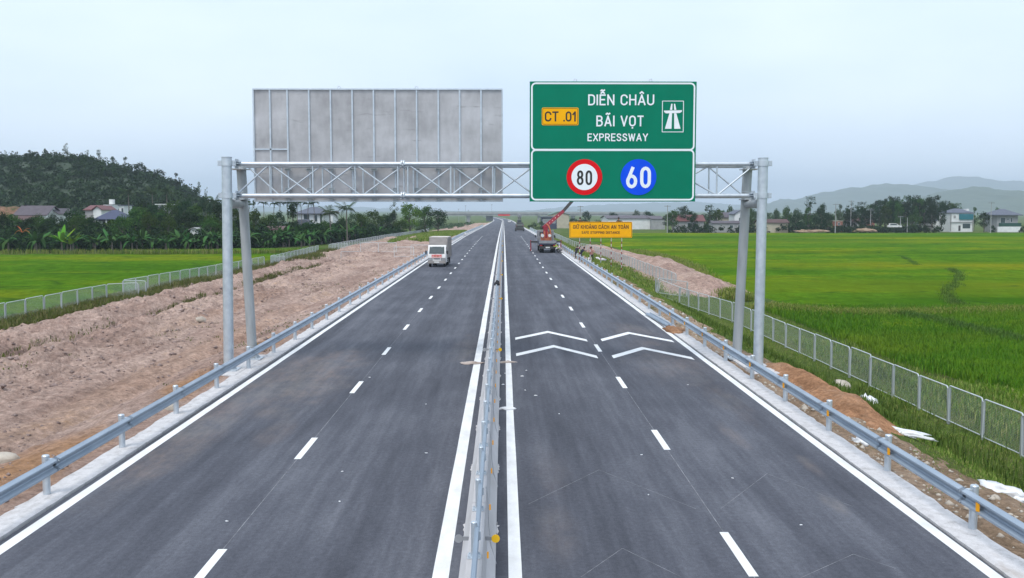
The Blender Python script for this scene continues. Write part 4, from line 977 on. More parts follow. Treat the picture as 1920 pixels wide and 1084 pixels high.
for sx in (-1, 1):
    m = MB(); [m.box(sx * .80 - .02, sx * .80 + .02, 1.6, 3.3, z, z + .06) for z in (.42, .58)]; m.build('side_guard', A['rim'], t)
    bx('mudguard', A['black'], t, sx * .74 - .16, sx * .74 + .16, 4.25, 4.28, .2, .75)
# crane lorry, seen from behind
fc = GZ(1027, 474.5, 0)
c = empty('crane_lorry', (fc.x, fc.y, 0), 0, 'dark flatbed lorry with a raised red crane boom and outriggers down', 'crane truck')
bx('flatbed', A['navy'], c, -1.12, 1.12, 0, 6.0, 1.05, 1.30)
bx('tailboard', A['tarp'], c, -1.10, 1.10, -.05, 0, 1.22, 1.58)
bx('rear_bumper', A['frame_dark'], c, -1.05, 1.05, -.02, .12, .55, .85); bx('licence_plate', A['plate'], c, -.26, .26, -.035, -.02, .62, .78)
for sx in (-1, 1):
    bx('tail_light', A['red_lamp'], c, sx * .85 - .15, sx * .85 + .15, -.035, -.02, .9, 1.02)
    bx('side_board', A['navy'], c, sx * 1.11 - .02, sx * 1.11 + .02, 0, 5.9, 1.30, 1.55)
bx('chassis', A['frame_dark'], c, -.45, .45, .1, 8.6, .7, 1.05)
cc = empty('cab_block', (0, 8.9, 0)); cc.parent = c
cab(c, 2.2, 9.0, 7.1, .7, 2.75, 1.7, .3, A['tarp'])
bx('rear_window', A['glass'], c, -.8, .8, 7.07, 7.09, 1.95, 2.5)
for x in (-.88, .88):
    for y in (1.2, 2.45):
        for dx in (0, -.29 * (1 if x > 0 else -1)): wheel(c, x + dx, y, .5, .27)
    wheel(c, x, 7.9, .5, .28)
bpy.data.objects.remove(cc)
st = [(-.62, 1.1), (-.2, 1.4), (.25, 1.3), (.62, 1.1)]
for x, hh in st: bx('load_frame', A['crane_orange'], c, x - .07, x + .07, 4.9, 5.3, 1.30, 1.3 + hh)
bx('load_frame', A['crane_orange'], c, -.7, .7, 4.8, 5.2, 1.31, 1.75)
for x, r_ in ((-.5, .22), (.45, .2)): MB().tube((x, 4.4, 2.1), (x, 4.8, 2.1), r_, n=14).build('hose_drum', A['plate'], c)
bx('crane_column', A['crane_red'], c, -.32, .28, 6.1, 6.7, 1.05, 3.25)
MB().path([(.45, 6.2, 1.3), (.62, 6.2, 2.6), (.40, 6.3, 3.3), (.05, 6.4, 3.6)], .11, 8).build('lift_cylinder', A['crane_orange'], c)
b0 = Vector((-.30, 6.4, 3.05)); b1 = PX(1056, 396, fc.y + 8.0) - Vector((fc.x, fc.y, 0)); b2 = PX(1118, 326, fc.y + 10) - Vector((fc.x, fc.y, 0))
def boxbar(p, q, w0, w1, name, mat):
    d = (q - p).normalized(); s_ = Vector((0, 1, 0)).cross(d).normalized(); u_ = d.cross(s_); vs = []
    for r_, w in ((p, w0), (q, w1)): vs += [r_ + s_ * w + u_ * w, r_ - s_ * w + u_ * w, r_ - s_ * w - u_ * w, r_ + s_ * w - u_ * w]
    return MB().add(vs, [(0, 1, 5, 4), (1, 2, 6, 5), (2, 3, 7, 6), (3, 0, 4, 7), (3, 2, 1, 0), (4, 5, 6, 7)]).build(name, mat, c)
bm_ = boxbar(b0, b1, .27, .21, 'boom', A['crane_red'])
for f_ in (.3, .45, .6, .75):
    q = b0.lerp(b1, f_); d = (b1 - b0).normalized(); MB().tube(q - Vector((.0, .30, 0)), q - Vector((0, .29, 0)), .09, n=6).build('lettering_mark', A['pink'], bm_)
boxbar(b1, b1.lerp(b2, .5), .20, .19, 'boom_section', A['frame_dark']); boxbar(b1.lerp(b2, .48), b2, .15, .14, 'boom_section', A['frame_dark'])
q = MB(); q.tube(b2, b2 + Vector((0, 0, -1.2)), .012, n=5); q.tube(b2 + Vector((0, 0, -1.2)), b2 + Vector((0, 0, -1.45)), .07, n=8); q.build('hook_cable', A['black'], c)
bx('outrigger_beam', A['frame_dark'], c, -2.0, 2.0, 5.75, 6.0, 1.12, 1.34)
for sx in (-2.0, 2.0):
    bx('outrigger_leg', A['crane_red'], c, sx - .07, sx + .07, 5.78, 5.98, .06, 1.45); bx('outrigger_foot', A['frame_dark'], c, sx - .2, sx + .2, 5.7, 6.06, .0, .06)
# wheeled excavator further on
ey = 288.0; ez = float(road_z(ey)); ex = PX(974.5, 432, ey).x
e = empty('wheeled_excavator', (ex, ey, ez), 0, 'grey green wheeled excavator far ahead with its arm folded upright', 'excavator')
bevel_box('undercarriage', A['military'], e, -1.15, 1.15, .2, 3.6, .75, 1.25, .08, 1)
bevel_box('counterweight', A['military'], e, -1.2, 1.2, 0, 2.6, 1.3, 2.15, .15, 2)
bevel_box('engine_cover', A['frame_dark'], e, -.95, .95, .3, 2.2, 2.15, 2.5, .08, 1)
bevel_box('cab', A['military'], e, -.75, .55, 1.7, 3.2, 1.3, 3.35, .08, 1); bx('rear_window', A['glass'], e, -.55, .35, 1.68, 1.70, 2.55, 3.15)
bx('lower_boom', A['military'], e, -.35, .35, 3.2, 3.8, 1.6, 4.3); bevel_box('bucket', A['tarp'], e, -.6, .6, 3.0, 3.9, 3.9, 4.9, .1, 1); bx('boom_cylinder', A['rim'], e, -.06, .06, 3.0, 3.15, 2.2, 4.4)
for x in (-1.1, 1.1):
    for y in (.85, 3.1): wheel(e, x, y, .52, .42)
bx('dozer_blade', A['frame_dark'], e, -1.2, 1.2, -.15, -.05, .25, .8)
for sx in (-.9, .9): bx('tail_light', A['red_lamp'], e, sx - .1, sx + .1, -.02, .0, 1.5, 1.62)
# small cars
def car(name, loc, rz, label, mat, L_=4.4, w=1.75, h=1.55, wagon=True):
    o = empty(name, loc, rz, label, 'car')
    pr = [(0, .35), (0, .85), (.75 if not wagon else 1.0, .95), (1.55, h - .06), (2.0, h), (L_ - .65 if wagon else L_ - 1.4, h), (L_ - .12, .98), (L_, .9), (L_, .35)]
    MB().prism([(y, z) for y, z in pr], -w / 2, w / 2).build('body', mat, o)
    MB().add([(-w * .42, 1.08, 1.02), (w * .42, 1.08, 1.02), (w * .38, 1.53, h - .1), (-w * .38, 1.53, h - .1)], [(0, 1, 2, 3)]).build('windscreen', A['glass'], o).location.y = -.02
    MB().add([(-w * .42, L_ - .16, 1.04), (w * .42, L_ - .16, 1.04), (w * .38, L_ - .6, h - .1), (-w * .38, L_ - .6, h - .1)], [(0, 1, 2, 3)]).build('rear_window', A['glass'], o).location.y = .03
    for sx in (-1, 1):
        xx = sx * (w / 2 + .005); MB().add([(xx, 1.35, .98), (xx, L_ - .5, .98), (xx, L_ - .8, h - .12), (xx, 1.75, h - .12)], [(0, 1, 2, 3)]).build('side_window', A['glass'], o)
        for y in (.85, L_ - .9): wheel(o, sx * (w / 2 - .1), y, .33, .2)
        bx('headlight', A['lamp'], o, sx * .62 - .16, sx * .62 + .16, -.01, .0, .66, .8); bx('tail_light', A['red_lamp'], o, sx * .68 - .12, sx * .68 + .12, L_, L_ + .01, .72, .95)
    bx('bumper', A['frame_dark'], o, -w / 2 + .02, w / 2 - .02, -.05, .05, .3, .5); return o
pk = empty('white_pickup', (6.55, 150, 0), 0, 'white cab pickup parked by the guardrail just past the crane lorry', 'pickup')
cab(pk, 1.8, 0, 1.5, .5, 2.15, 1.25, .35, A['cab_white'])
bx('bumper', A['frame_dark'], pk, -.9, .9, -.08, .04, .4, .65); bx('load_bed', A['cab_white'], pk, -.9, .9, 1.6, 4.4, .75, 1.25); bx('chassis', A['frame_dark'], pk, -.4, .4, .1, 4.3, .5, .74)
for sx in (-1, 1):
    bx('headlight', A['lamp'], pk, sx * .65 - .16, sx * .65 + .16, -.04, -.02, .78, .95)
    for y in (.6, 3.5): wheel(pk, sx * .75, y, .35, .22)
cy = 640.0; car('distant_car', (PX(955, 415, cy).x, cy, float(road_z(cy))), 0, 'tiny white car far off on the road near the overpass', A['cab_white'])

# ------------------------------------------------------------------ people
A['skin'] = M('skin', (.36, .21, .15), rough=.6); A['hair'] = M('dark_hair', (.02, .017, .015), rough=.8)
def person(label, loc, rz, J, shirt, trouser, s=1.0, hat=None):
    # J: joint positions (x right, y forward, z up) of a posed figure
    names = ['pelvis', 'chest', 'neck', 'head', 'top', 'shL', 'elL', 'haL', 'shR', 'elR', 'haR', 'hipL', 'knL', 'anL', 'toL', 'hipR', 'knR', 'anR', 'toR']
    rad = dict(pelvis=.145, chest=.165, neck=.062, head=.098, top=.075, shL=.075, elL=.05, haL=.042, shR=.075, elR=.05, haR=.042, hipL=.1, knL=.066, anL=.048, toL=.042, hipR=.1, knR=.066, anR=.048, toR=.042)
    ed = [('pelvis', 'chest'), ('chest', 'neck'), ('neck', 'head'), ('head', 'top'), ('chest', 'shL'), ('shL', 'elL'), ('elL', 'haL'), ('chest', 'shR'), ('shR', 'elR'), ('elR', 'haR'),
          ('pelvis', 'hipL'), ('hipL', 'knL'), ('knL', 'anL'), ('anL', 'toL'), ('pelvis', 'hipR'), ('hipR', 'knR'), ('knR', 'anR'), ('anR', 'toR')]
    me = bpy.data.meshes.new('person'); me.from_pydata([J[n] for n in names], [(names.index(a), names.index(b)) for a, b in ed], [])
    tmp = bpy.data.objects.new('tmp_person', me); COL.objects.link(tmp); md = tmp.modifiers.new('skin', 'SKIN')
    if not me.skin_vertices:
        bm = bmesh.new(); bm.from_mesh(me); bm.verts.layers.skin.verify(); bm.to_mesh(me); bm.free()
    sv = me.skin_vertices[0].data
    for i, n in enumerate(names): sv[i].radius = (rad[n], rad[n] * (.8 if n in ('chest', 'pelvis') else 1)); sv[i].use_root = (n == 'pelvis')
    tmp.modifiers.new('sub', 'SUBSURF').levels = 1
    bpy.context.view_layer.update(); dg = bpy.context.evaluated_depsgraph_get()
    m2 = bpy.data.meshes.new_from_object(tmp.evaluated_get(dg)); bpy.data.objects.remove(tmp)
    m2.materials.clear()
    for q in (shirt, trouser, A['skin'], A['frame_dark']): m2.materials.append(q)
    def near(p):
        best = (9, 0)
        for a, b in ed:
            A_, B_ = Vector(J[a]), Vector(J[b]); d = B_ - A_; t_ = max(0, min(1, (p - A_).dot(d) / max(d.length_squared, 1e-9))); dist = (p - A_ - d * t_).length - .5 * (rad[a] + (rad[b] - rad[a]) * t_)
            k = 0
            if a in ('neck', 'head') or (a, b) in (('elL', 'haL'), ('elR', 'haR')) and t_ > .7: k = 2
            if a[:3] in ('hip', 'knL', 'knR') or b[:3] == 'hip': k = 1
            if a[:2] == 'an': k = 3
            best = min(best, (dist, k))
        return best[1]
    for p in m2.polygons: p.material_index = near(p.center); p.use_smooth = True
    o = link('person', m2, None, loc, (0, 0, rz), (s, s, s)); tag(o, label, 'person')
    h = Vector(J['top']); hd = Vector(J['head']); m = MB(); dv = (h - hd).normalized()
    for i, (q, r_) in enumerate(((-.2, .112), (.35, .116), (.75, .095), (1.05, .04))):
        pass
    m.path([hd + dv * .0 + Vector((0, -.03, 0)), hd + dv * .06 + Vector((0, -.02, 0)), h - dv * .005 + Vector((0, -.01, 0)), h + dv * .05], [.098, .112, .098, .03], 10)
    m.build('helmet' if hat else 'hair', hat or A['hair'], o)
    return o
A['shirt_black'] = M('black_shirt', (.025, .025, .03), rough=.9); A['shirt_navy'] = M('navy_shirt', (.03, .04, .07), rough=.9); A['shirt_pink'] = M('faded_pink_shirt', (.50, .27, .23), rough=.9)
A['shirt_lime'] = M('lime_vest', (.35, .5, .05), rough=.8); A['shirt_pale'] = M('pale_shirt', (.62, .52, .5), rough=.9); A['trouser_dark'] = M('dark_trousers', (.03, .03, .035), rough=.9); A['trouser_grey'] = M('grey_trousers', (.12, .12, .13), rough=.9)
def pose(lean=.1, bend=0, armL=None, armR=None, crouch=0, step=.0):
    ph = .92 - .45 * crouch; J = {}
    J['pelvis'] = (0, 0, ph); cz = Vector((0, math.sin(lean + bend), math.cos(lean + bend)))
    ch = Vector((0, 0, ph)) + cz * .44; J['chest'] = tuple(ch); nk = ch + cz * .16; J['neck'] = tuple(nk); J['head'] = tuple(nk + cz * .13 + Vector((0, .03, 0))); J['top'] = tuple(nk + cz * .22 + Vector((0, .03, .02)))
    for s_, n, ar in ((-1, 'L', armL), (1, 'R', armR)):
        sh = ch + Vector((s_ * .19, 0, .04)); J['sh' + n] = tuple(sh)
        e_, h_ = ar or ((s_ * .07, .04, -.27), (s_ * .04, .16, -.24)); J['el' + n] = tuple(sh + Vector(e_)); J['ha' + n] = tuple(sh + Vector(e_) + Vector(h_))
        J['hip' + n] = (s_ * .1, 0, ph - .06); fy = s_ * step
        J['kn' + n] = (s_ * (.11 + .06 * crouch), fy + .05 + .33 * crouch, .5 - .02 * crouch); J['an' + n] = (s_ * .12, fy - .02 + .03 * crouch, .08); J['to' + n] = (s_ * .14, fy + .13 + .03 * crouch, .04)
    return J
def at_ground(px_, Y): p = PX(px_, 460, Y); return (p.x, Y, float(ground_z(p.x, Y)) + .0)
up = ((.16, .1, .18), (.12, .12, .22)); fw = ((-.05, .2, -.12), (.05, .22, .05)); fwr = ((.05, .2, -.12), (-.05, .22, .05))
person('worker in black reaching up by the first sign post', at_ground(1080, 112), -.6, pose(.15, .25, fw, up, .35), A['shirt_black'], A['trouser_dark'])
person('worker in dark navy bending beside the first striped sign post', at_ground(1089, 110), -2.2, pose(.1, .5, fw, fwr, .3, .12), A['shirt_navy'], A['trouser_dark'])
person('worker in a faded pink shirt and dark trousers behind the white marker', at_ground(1110, 108), 2.6, pose(.1, .15, ((-.2, .05, -.15), (.08, .15, -.12)), ((.2, .05, -.15), (-.08, .15, -.12)), .3, .1), A['shirt_pink'], A['trouser_dark'])
for px_, lb, hat in ((1088, 'dark figure leaning over the top left of the yellow sign', None), (1159.5, 'dark figure leaning over the top right of the yellow sign', None)):
    p = PX(px_, 420, 104.16)
    person(lb, (p.x, 104.42, a.z + .24), math.pi + (.5 if px_ > 1100 else 0), pose(.02, .08, ((-.1, .16, .02), (.02, .16, -.06)), ((.1, .16, .02), (-.02, .16, -.06)), .0), A['shirt_black'], A['trouser_dark'], 1.04, hat)
person('crouching worker in a lime vest beside the crane lorry', (7.0, 128.3, 0), 1.2, pose(.2, .4, fw, fwr, .85), A['shirt_lime'], A['trouser_dark'])
person('crouching worker in a pale shirt at the crane outrigger', (7.2, 126.2, 0), 2.0, pose(.2, .5, fw, fwr, .9), A['shirt_pale'], A['trouser_grey'])
mk = empty('marker_post', at_ground(1106, 104.5), 0, 'small white marker post with dark print standing before the pink shirted worker', 'marker')
bevel_box('post', A['sign_white'], mk, -.16, .16, -.06, .06, -.1, .62, .03, 2); bx('print', A['frame_dark'], mk, -.07, .07, -.064, -.062, .36, .46); bx('print', A['frame_dark'], mk, -.08, .06, -.064, -.062, .18, .27)

# ------------------------------------------------------------------ sacks, stones, litter
def lump(name, label, cat, loc, size, mat, seed, rz=0, rough=.35, sharp=2.2):
    bm = bmesh.new(); bmesh.ops.create_icosphere(bm, subdivisions=3, radius=1)
    for v in bm.verts:
        d = 1 + rough * float(fbm(np.array([v.co.x * sharp + seed * 3.1 + v.co.z]), np.array([v.co.y * sharp - v.co.z * 1.7]), seed, 3)[0])
        v.co = Vector((v.co.x * size[0] * d, v.co.y * size[1] * d, max(-.25, v.co.z) * size[2] * d + .2 * size[2]))
    me = bpy.data.meshes.new(name); bm.to_mesh(me); bm.free(); me.materials.append(mat); me.polygons.foreach_set('use_smooth', [True] * len(me.polygons))
    o = link(name, me, None, loc, (0, 0, rz)); return tag(o, label, cat)
def gnd(px_, py, dz=0):
    z = -.5
    for _ in range(12): p = GZ(px_, py, z); z = float(ground_z(p.x, p.y)) + dz
    return GZ(px_, py, z)
lump('white_sack', 'crumpled white sack half buried in grass below the sand pile', 'sack', gnd(1622, 760), (.30, .38, .26), A['white_cloth'], 3, .5, 1.3, 4.5)
lump('white_sheet', 'long white plastic sheet lying in the grass by the guardrail', 'plastic sheet', gnd(1688, 812), (.22, .85, .09), A['white_cloth'], 5, .62, 1.3, 4.5)
lump('white_sack', 'white sack lying on brown soil just behind the right guardrail', 'sack', gnd(1615, 832), (.12, .3, .1), A['white_cloth'], 7, .35, 1.2, 4.5)
lump('white_sack', 'white torn sack in the grass near the right picture edge', 'sack', gnd(1872, 922), (.20, .42, .12), A['white_cloth'], 9, .6, 1.3, 4.5)
lump('white_scrap', 'small white scrap beside the torn sack at the right edge', 'litter', gnd(1908, 938), (.16, .2, .08), A['white_cloth'], 10, .2, .9, 3)
lump('boulder', 'pale rounded boulder in the weeds beyond the sand pile', 'rock', gnd(1574, 729), (.42, .36, .30), A['stone'], 11)
lump('boulder', 'small pale stone in grass beside the long plastic sheet', 'rock', gnd(1717, 812), (.2, .2, .15), A['stone'], 13)
lump('white_rubble', 'heap of whitish rubble on the shoulder below the yellow sign', 'rubble', gnd(1122, 489), (1.0, 1.5, .38), A['slab'], 15, 0, .8, 3.5)
lump('white_board', 'whitish board lying on the ground behind the yellow sign posts', 'board', gnd(1133, 447), (2.2, 4.5, .35), A['slab'], 19, .3, .5, 2)
def dgn(px_, py):
    z = -.5
    for _ in range(12): p = GZ(px_, py, z); z = float(dirt_z(np.array([p.x]), np.array([p.y]))[0])
    return GZ(px_, py, z)
lump('boulder', 'pale stone on the open dirt left of the gantry legs', 'rock', dgn(374, 603), (.30, .25, .22), A['stone'], 21)
lump('boulder', 'broken stone at the soil edge under the left guardrail', 'rock', dgn(318, 768), (.2, .16, .14), A['stone'], 23)
lump('boulder', 'pale block on dirt at the bottom left edge', 'rock', dgn(8, 866), (.34, .25, .18), A['stone'], 25)
lump('muddy_cloth', 'muddy beige cloth lying across the left median line', 'cloth', (-1.15, 36.0, .0), (.42, .2, .06), A['beige_cloth'], 27, .05, .9, 3)
lump('muddy_cloth', 'thin beige cloth strip across the right median line', 'cloth', (.12, 36.2, .0), (.32, .12, .05), A['beige_cloth'], 29, .05, .9, 3)
lump('white_roll', 'white rolled sheet poking from the barrier over the right median line', 'plastic sheet', (.10, 27.6, .0), (.26, .11, .07), A['white_cloth'], 31, 0, .4, 3)
lump('black_rag', 'black rag hung over the median rail', 'rag', (-.36, 57.5, 1.22), (.14, .3, .22), A['shirt_black'], 33, 0, .6, 3)
lump('soil_heap', 'soil heap spilled at the gutter break on the right', 'soil', (7.75, 45.8, .0), (.42, 1.3, .13), A['orange_soil'], 35, 0, .7, 3)
lump('concrete_block', 'concrete block on the left gutter near the far guardrail', 'block', PX(870, 440, 222) - Vector((0, 0, .2)), (.6, .8, .6), A['slab'], 39, 0, .2, 2)
for i, (x, y, s_) in enumerate(((.62, 33.2, .05), (.78, 34.4, .04), (.66, 30.6, .035), (.95, 29.7, .04), (-.02, 31.6, .05), (.05, 33.8, .04), (-1.75, 22.6, .03), (-3.4, 21.0, .025), (-3.1, 18.8, .025), (-4.9, 17.6, .03), (-4.4, 33.0, .03), (1.5, 27, .025), (5.8, 31.5, .025), (3.1, 22.4, .025), (2.8, 19.2, .02), (4.7, 20.4, .025), (5.2, 17.3, .025), (-2.2, 28.4, .025))):
    lump('litter_scrap', 'small pale scrap of litter on the dark asphalt', 'litter', (x, y, .002), (s_ * 1.2, s_ * .7, s_ * .35), A['white_cloth'], 40 + i, i, .6, 3)['group'] = 'litter scraps on the asphalt'
for i, (x, y) in enumerate(((7.72, 47.0),)):
    o = empty('spare_rail', (x, y, .05), .04, 'spare grey rail length lying on the right gutter', 'rail'); link('rail_length', bpy.data.meshes['rail'], o, (0, 0, .09), (0, math.radians(80), 0), (1, 1.4, 1))
# sand windrow behind the right guardrail
def sand_z(X, Y):
    c = 9.75 + .25 * fbm(Y * .2, Y * 0, 3); d = (X - c) / .85
    e = sstep(24.2, 27, Y) * (1 - sstep(34, 37.5, Y))
    return ground_z(X, Y) - .10 + e * ((.42 + .25 * fbm(Y * .5, Y * 0 + 4, 6)) * np.exp(-d * d * 1.3) + .09 * fbm(X * 2.5, Y * 2.2, 8) + .04 * fbm(X * 9, Y * 8, 9, 2))
o = link('sand_pile', grid('sand_pile', np.linspace(8.5, 11.6, 34), np.arange(24, 37.8, .1), sand_z, A['orange_soil'])); tag(o, 'long low pile of orange sand behind the right guardrail', 'sand pile')

# ------------------------------------------------------------------ overpass
A['bridge'] = M('overpass_concrete', (.36, .36, .36), (.28, .28, .29), .3, rough=.85)
byy = 880.0; zb0 = PX(940, 404.5, byy).z; zb1 = PX(940, 400.5, byy).z; zb2 = PX(940, 397.2, byy).z
ov = empty('overpass', (0, byy, 0), label='long grey concrete overpass crossing the far end of the expressway', cat='bridge')
X0 = PX(800, 400, byy).x
X1 = PX(1210, 400, byy).x
for k in range(6):
    xa = X0 + (X1 - X0) * k / 6; xb = X0 + (X1 - X0) * (k + 1) / 6 - .15
    m = MB(); [m.box(xa, xb, q, q + .8, zb0, zb1 - .25) for q in (.6, 2.9, 5.2, 7.5)]; m.build('girder', A['bridge'], ov)
bx('deck', A['bridge'], ov, X0, X1, 0, 9, zb1 - .25, zb1)
for y in (0, 8.7): bx('parapet', A['bridge'], ov, X0, X1, y, y + .3, zb1, zb2 - .35)
for y in (.1, 8.8): bx('handrail', A['galv_dull'], ov, X0, X1, y, y + .12, zb2 - .15, zb2)
for k in range(60): bx('rail_post', A['galv_dull'], ov, X0 + k * (X1 - X0) / 60, X0 + k * (X1 - X0) / 60 + .15, .1, .22, zb2 - .35, zb2 - .15)
for px_, w in ((878, 3.0), (1010, 1.6), (1075, 3.0)):
    x = PX(px_, 400, byy).x; bx('pier', A['bridge'], ov, x - w / 2, x + w / 2, 2.5, 6.5, -8, zb0); bx('pier_cap', A['bridge'], ov, x - w * .8, x + w * .8, 1.5, 7.5, zb0 - .6, zb0 - .01)
x0, x1 = PX(934, 400, byy).x, PX(956, 400, byy).x; bx('clearance_banner', A['sign_red'], ov, x0, x1, -.15, -.05, zb0 - .1, zb0 + 1.1)
x0, x1 = PX(911, 400, byy).x, PX(924, 400, byy).x; bx('abutment', A['bridge'], ov, x0, x1, 9.2, 12, -8, zb0 - .2)
for px_, py, lb in ((860, 392, 'short mast with a blocky head at the overpass left end'), (873, 386, 'tallest thick mast above the overpass pier'), (878, 394, 'short mast just right of the thick mast on the overpass'), (922, 384, 'thin mast over the middle of the overpass')):
    p = PX(px_, py, byy + 20); o = empty('lamp_mast', (p.x, p.y, zb1 - 8), 0, lb, 'mast'); MB().tube((0, 0, 0), (0, 0, p.z - zb1 + 8), .16, .09, n=6).build('pole', A['galv_dull'], o); bx('lamp_head', A['tarp'], o, -.6, .6, -.2, .2, p.z - zb1 + 7.8, p.z - zb1 + 8.1)

# ------------------------------------------------------------------ houses
A['wall_white'] = M('white_render', (.72, .73, .73), (.62, .63, .63), .8, rough=.9)
A['wall_grey'] = M('bare_cement', (.34, .34, .34), (.27, .27, .27), .8, rough=.9)
A['wall_cream'] = M('cream_render', (.48, .43, .33), (.4, .36, .28), .8, rough=.9)
A['brick'] = M('red_brick', (.34, .13, .08), (.26, .1, .065), 2, rough=.9)
A['roof_blue'] = M('blue_sheet_roof', (.032, .04, .095), (.026, .032, .075), 1, (3, .2, 1), rough=.5)
A['roof_slate'] = M('slate_roof', (.105, .115, .15), (.08, .09, .12), 1.5, rough=.7)
A['roof_purple'] = M('weathered_tile_roof', (.10, .085, .10), (.075, .06, .07), 1.2, rough=.8)
A['roof_brown'] = M('brown_tile_roof', (.105, .055, .05), (.08, .045, .042), 1.2, rough=.8)
A['roof_red'] = M('red_sheet_roof', (.15, .042, .04), (.11, .035, .032), 1.2, rough=.6)
A['roof_green'] = M('green_sheet_roof', (.12, .2, .16), (.1, .16, .13), 1, rough=.6)
A['teal'] = M('teal_net', (.02, .16, .20), (.015, .13, .16), 2, rough=.8)
A['dark_green_net'] = M('dark_green_net', (.015, .075, .055), (.012, .06, .045), 2, rough=.8)
def house(label, x0, x1, yt, yb, Y, roof, rh, wall, roofm, wins=(), doors=(), dep=9.0, over=.4, cat='house', name='house', extra=None, rot=0, gable_w=None):
    a_ = PX(x0, yb, Y); b_ = PX(x1, yt, Y); w = b_.x - a_.x; h = b_.z - a_.z; cx_ = (a_.x + b_.x) / 2; k = Y / F
    o = empty(name, (cx_, Y, a_.z), rot, label, cat); base = -1.5
    bx('wall', wall, o, -w / 2, w / 2, 0, dep, base, h)
    rhm = rh * k; m = MB(); e = over
    if roof == 'hip':
        r0 = [(-w / 2 - e, -e, h), (w / 2 + e, -e, h), (w / 2 + e, dep + e, h), (-w / 2 - e, dep + e, h)]; ins = min(w, dep) / 2 * .85
        t0 = [(-w / 2 + ins * .9, dep / 2, h + rhm), (w / 2 - ins * .9, dep / 2, h + rhm)]
        m.add([(x, y, z + .02) for x, y, z in r0] + t0 + [(x, y, z - .22) for x, y, z in r0], [(0, 1, 5, 4), (1, 2, 5), (2, 3, 4, 5), (3, 0, 4), (0, 6, 7, 1), (1, 7, 8, 2), (2, 8, 9, 3), (3, 9, 6, 0), (9, 8, 7, 6)])
    elif roof == 'gable':                 # ridge along x
        m.prism([(-e, h - .05), (dep / 2, h + rhm), (dep + e, h - .05), (dep + e, h + .1), (dep / 2, h + rhm + .16), (-e, h + .1)], -w / 2 - e, w / 2 + e)
        g = MB(); g.prism([(0.02, h), (dep - .02, h), (dep / 2, h + rhm - .05)], -w / 2 + .02, w / 2 - .02); g.build('gable', wall, o)
    elif roof == 'front':                 # ridge along y, gable to the camera
        m.prism([(-w / 2 - e, h - .05), (0, h + rhm), (w / 2 + e, h - .05), (w / 2 + e, h + .1), (0, h + rhm + .16), (-w / 2 - e, h + .1)], -e, dep + e, 'y')
        g = MB(); g.prism([(-w / 2 + .02, h), (w / 2 - .02, h), (0, h + rhm - .05)], .02, dep - .02, 'y'); g.build('gable', wall, o)
    else: m.box(-w / 2 - e, w / 2 + e, -e, dep + e, h, h + rhm)
    m.build('roof', roofm, o)
    for (u0, u1, v0, v1, mt) in wins:
        f = MB(); xa, xb, za, zb = -w / 2 + u0 * w, -w / 2 + u1 * w, v0 * h, v1 * h
        fr_ = f.box(xa - .08, xb + .08, -.06, -.003, za - .08, zb + .08).build('window', A['wall_white'], o); bx('pane', mt, fr_, xa, xb, -.075, -.062, za, zb)
    for (u0, u1, v1) in doors: bx('door', A['frame_dark'], o, -w / 2 + u0 * w, -w / 2 + u1 * w, -.05, -.004, 0, v1 * h)
    if extra: extra(o, w, h, k)
    return o
gls = A['glass']
# left village
def lean_to(o, w, h, k): bx('lean_to_wall', A['wall_white'], o, -w * .5, w * .15, -3.2, -.3, -1.5, h * .45); MB().prism([(-3.8, h * .42), (0, h * .95), (0, h * 1.02), (-3.8, h * .5)], -w * .55, w * .3).build('lean_to_roof', A['roof_brown'], o)
house('long low house with weathered purple grey tile roof below the cut bank', 30, 86, 404, 420, 232, 'gable', 17, A['wall_white'], A['roof_purple'], ((.1, .25, .3, .8, gls),), (), 8, .5, extra=lean_to)
house('white gabled house end beside the purple roofed house', 87, 108, 402, 420, 236, 'front', 10, A['wall_white'], A['roof_purple'], ((.4, .6, .2, .6, gls),))
house('house with dark red sheet roof and white gable, behind the blue roof', 160, 182, 394, 412, 262, 'gable', 8, A['wall_grey'], A['roof_red'])
house('small white gabled house between red and blue roofs', 175, 190, 394, 412, 258, 'front', 7, A['wall_white'], A['roof_red'])
def post_(o, w, h, k):
    for u in (-.25, .1): bx('porch_post', A['wall_white'], o, u * w - .12, u * w + .12, -2.2, -1.96, -1.5, h)
    bx('porch_roof', A['roof_blue'], o, -w * .4, w * .3, -2.4, -.1, h, h + .15)
house('white house with a bright blue hipped sheet roof among left trees', 180, 224, 412, 428, 222, 'hip', 18, A['wall_white'], A['roof_blue'], ((.3, .42, .2, .8, gls), (.6, .72, .2, .8, gls)), ((.45, .56, .8),), 9, .6, extra=post_)
def tank(o, w, h, k): MB().tube((0, 3, h + .3), (0, 3, h + 1.6), .75, n=14).build('water_tank', A['cab_white'], o)
house('narrow white building with a rooftop water tank behind blue roof', 196, 209, 385, 412, 275, 'flat', 1, A['wall_white'], A['wall_white'], ((.3, .6, .55, .8, gls),), (), 6, .2, extra=tank)
house('slim white house wall right of the water tank', 224, 232, 386, 408, 270, 'flat', 1.5, A['wall_white'], A['roof_slate'], ((.5, .9, .4, .8, gls),), (), 6, .3)
house('grey flat roofed house hidden behind the tall left palms', 296, 311, 384, 402, 255, 'flat', 1.5, A['wall_grey'], A['wall_white'], ((.2, .8, .4, .85, A['navy']),), (), 7, .5)
house('small white shed peeping out of the left banana hedge', 357, 370, 431, 446, 190, 'front', 3, A['wall_white'], A['wall_grey'], (), (), 4, .3, 'shed', 'shed')
house('low house with orange brown roof under the trees by the gantry', 492, 528, 431, 446, 200, 'gable', 5, A['wall_cream'], A['roof_brown'], ((.2, .35, .3, .7, gls),), (), 7, .4)
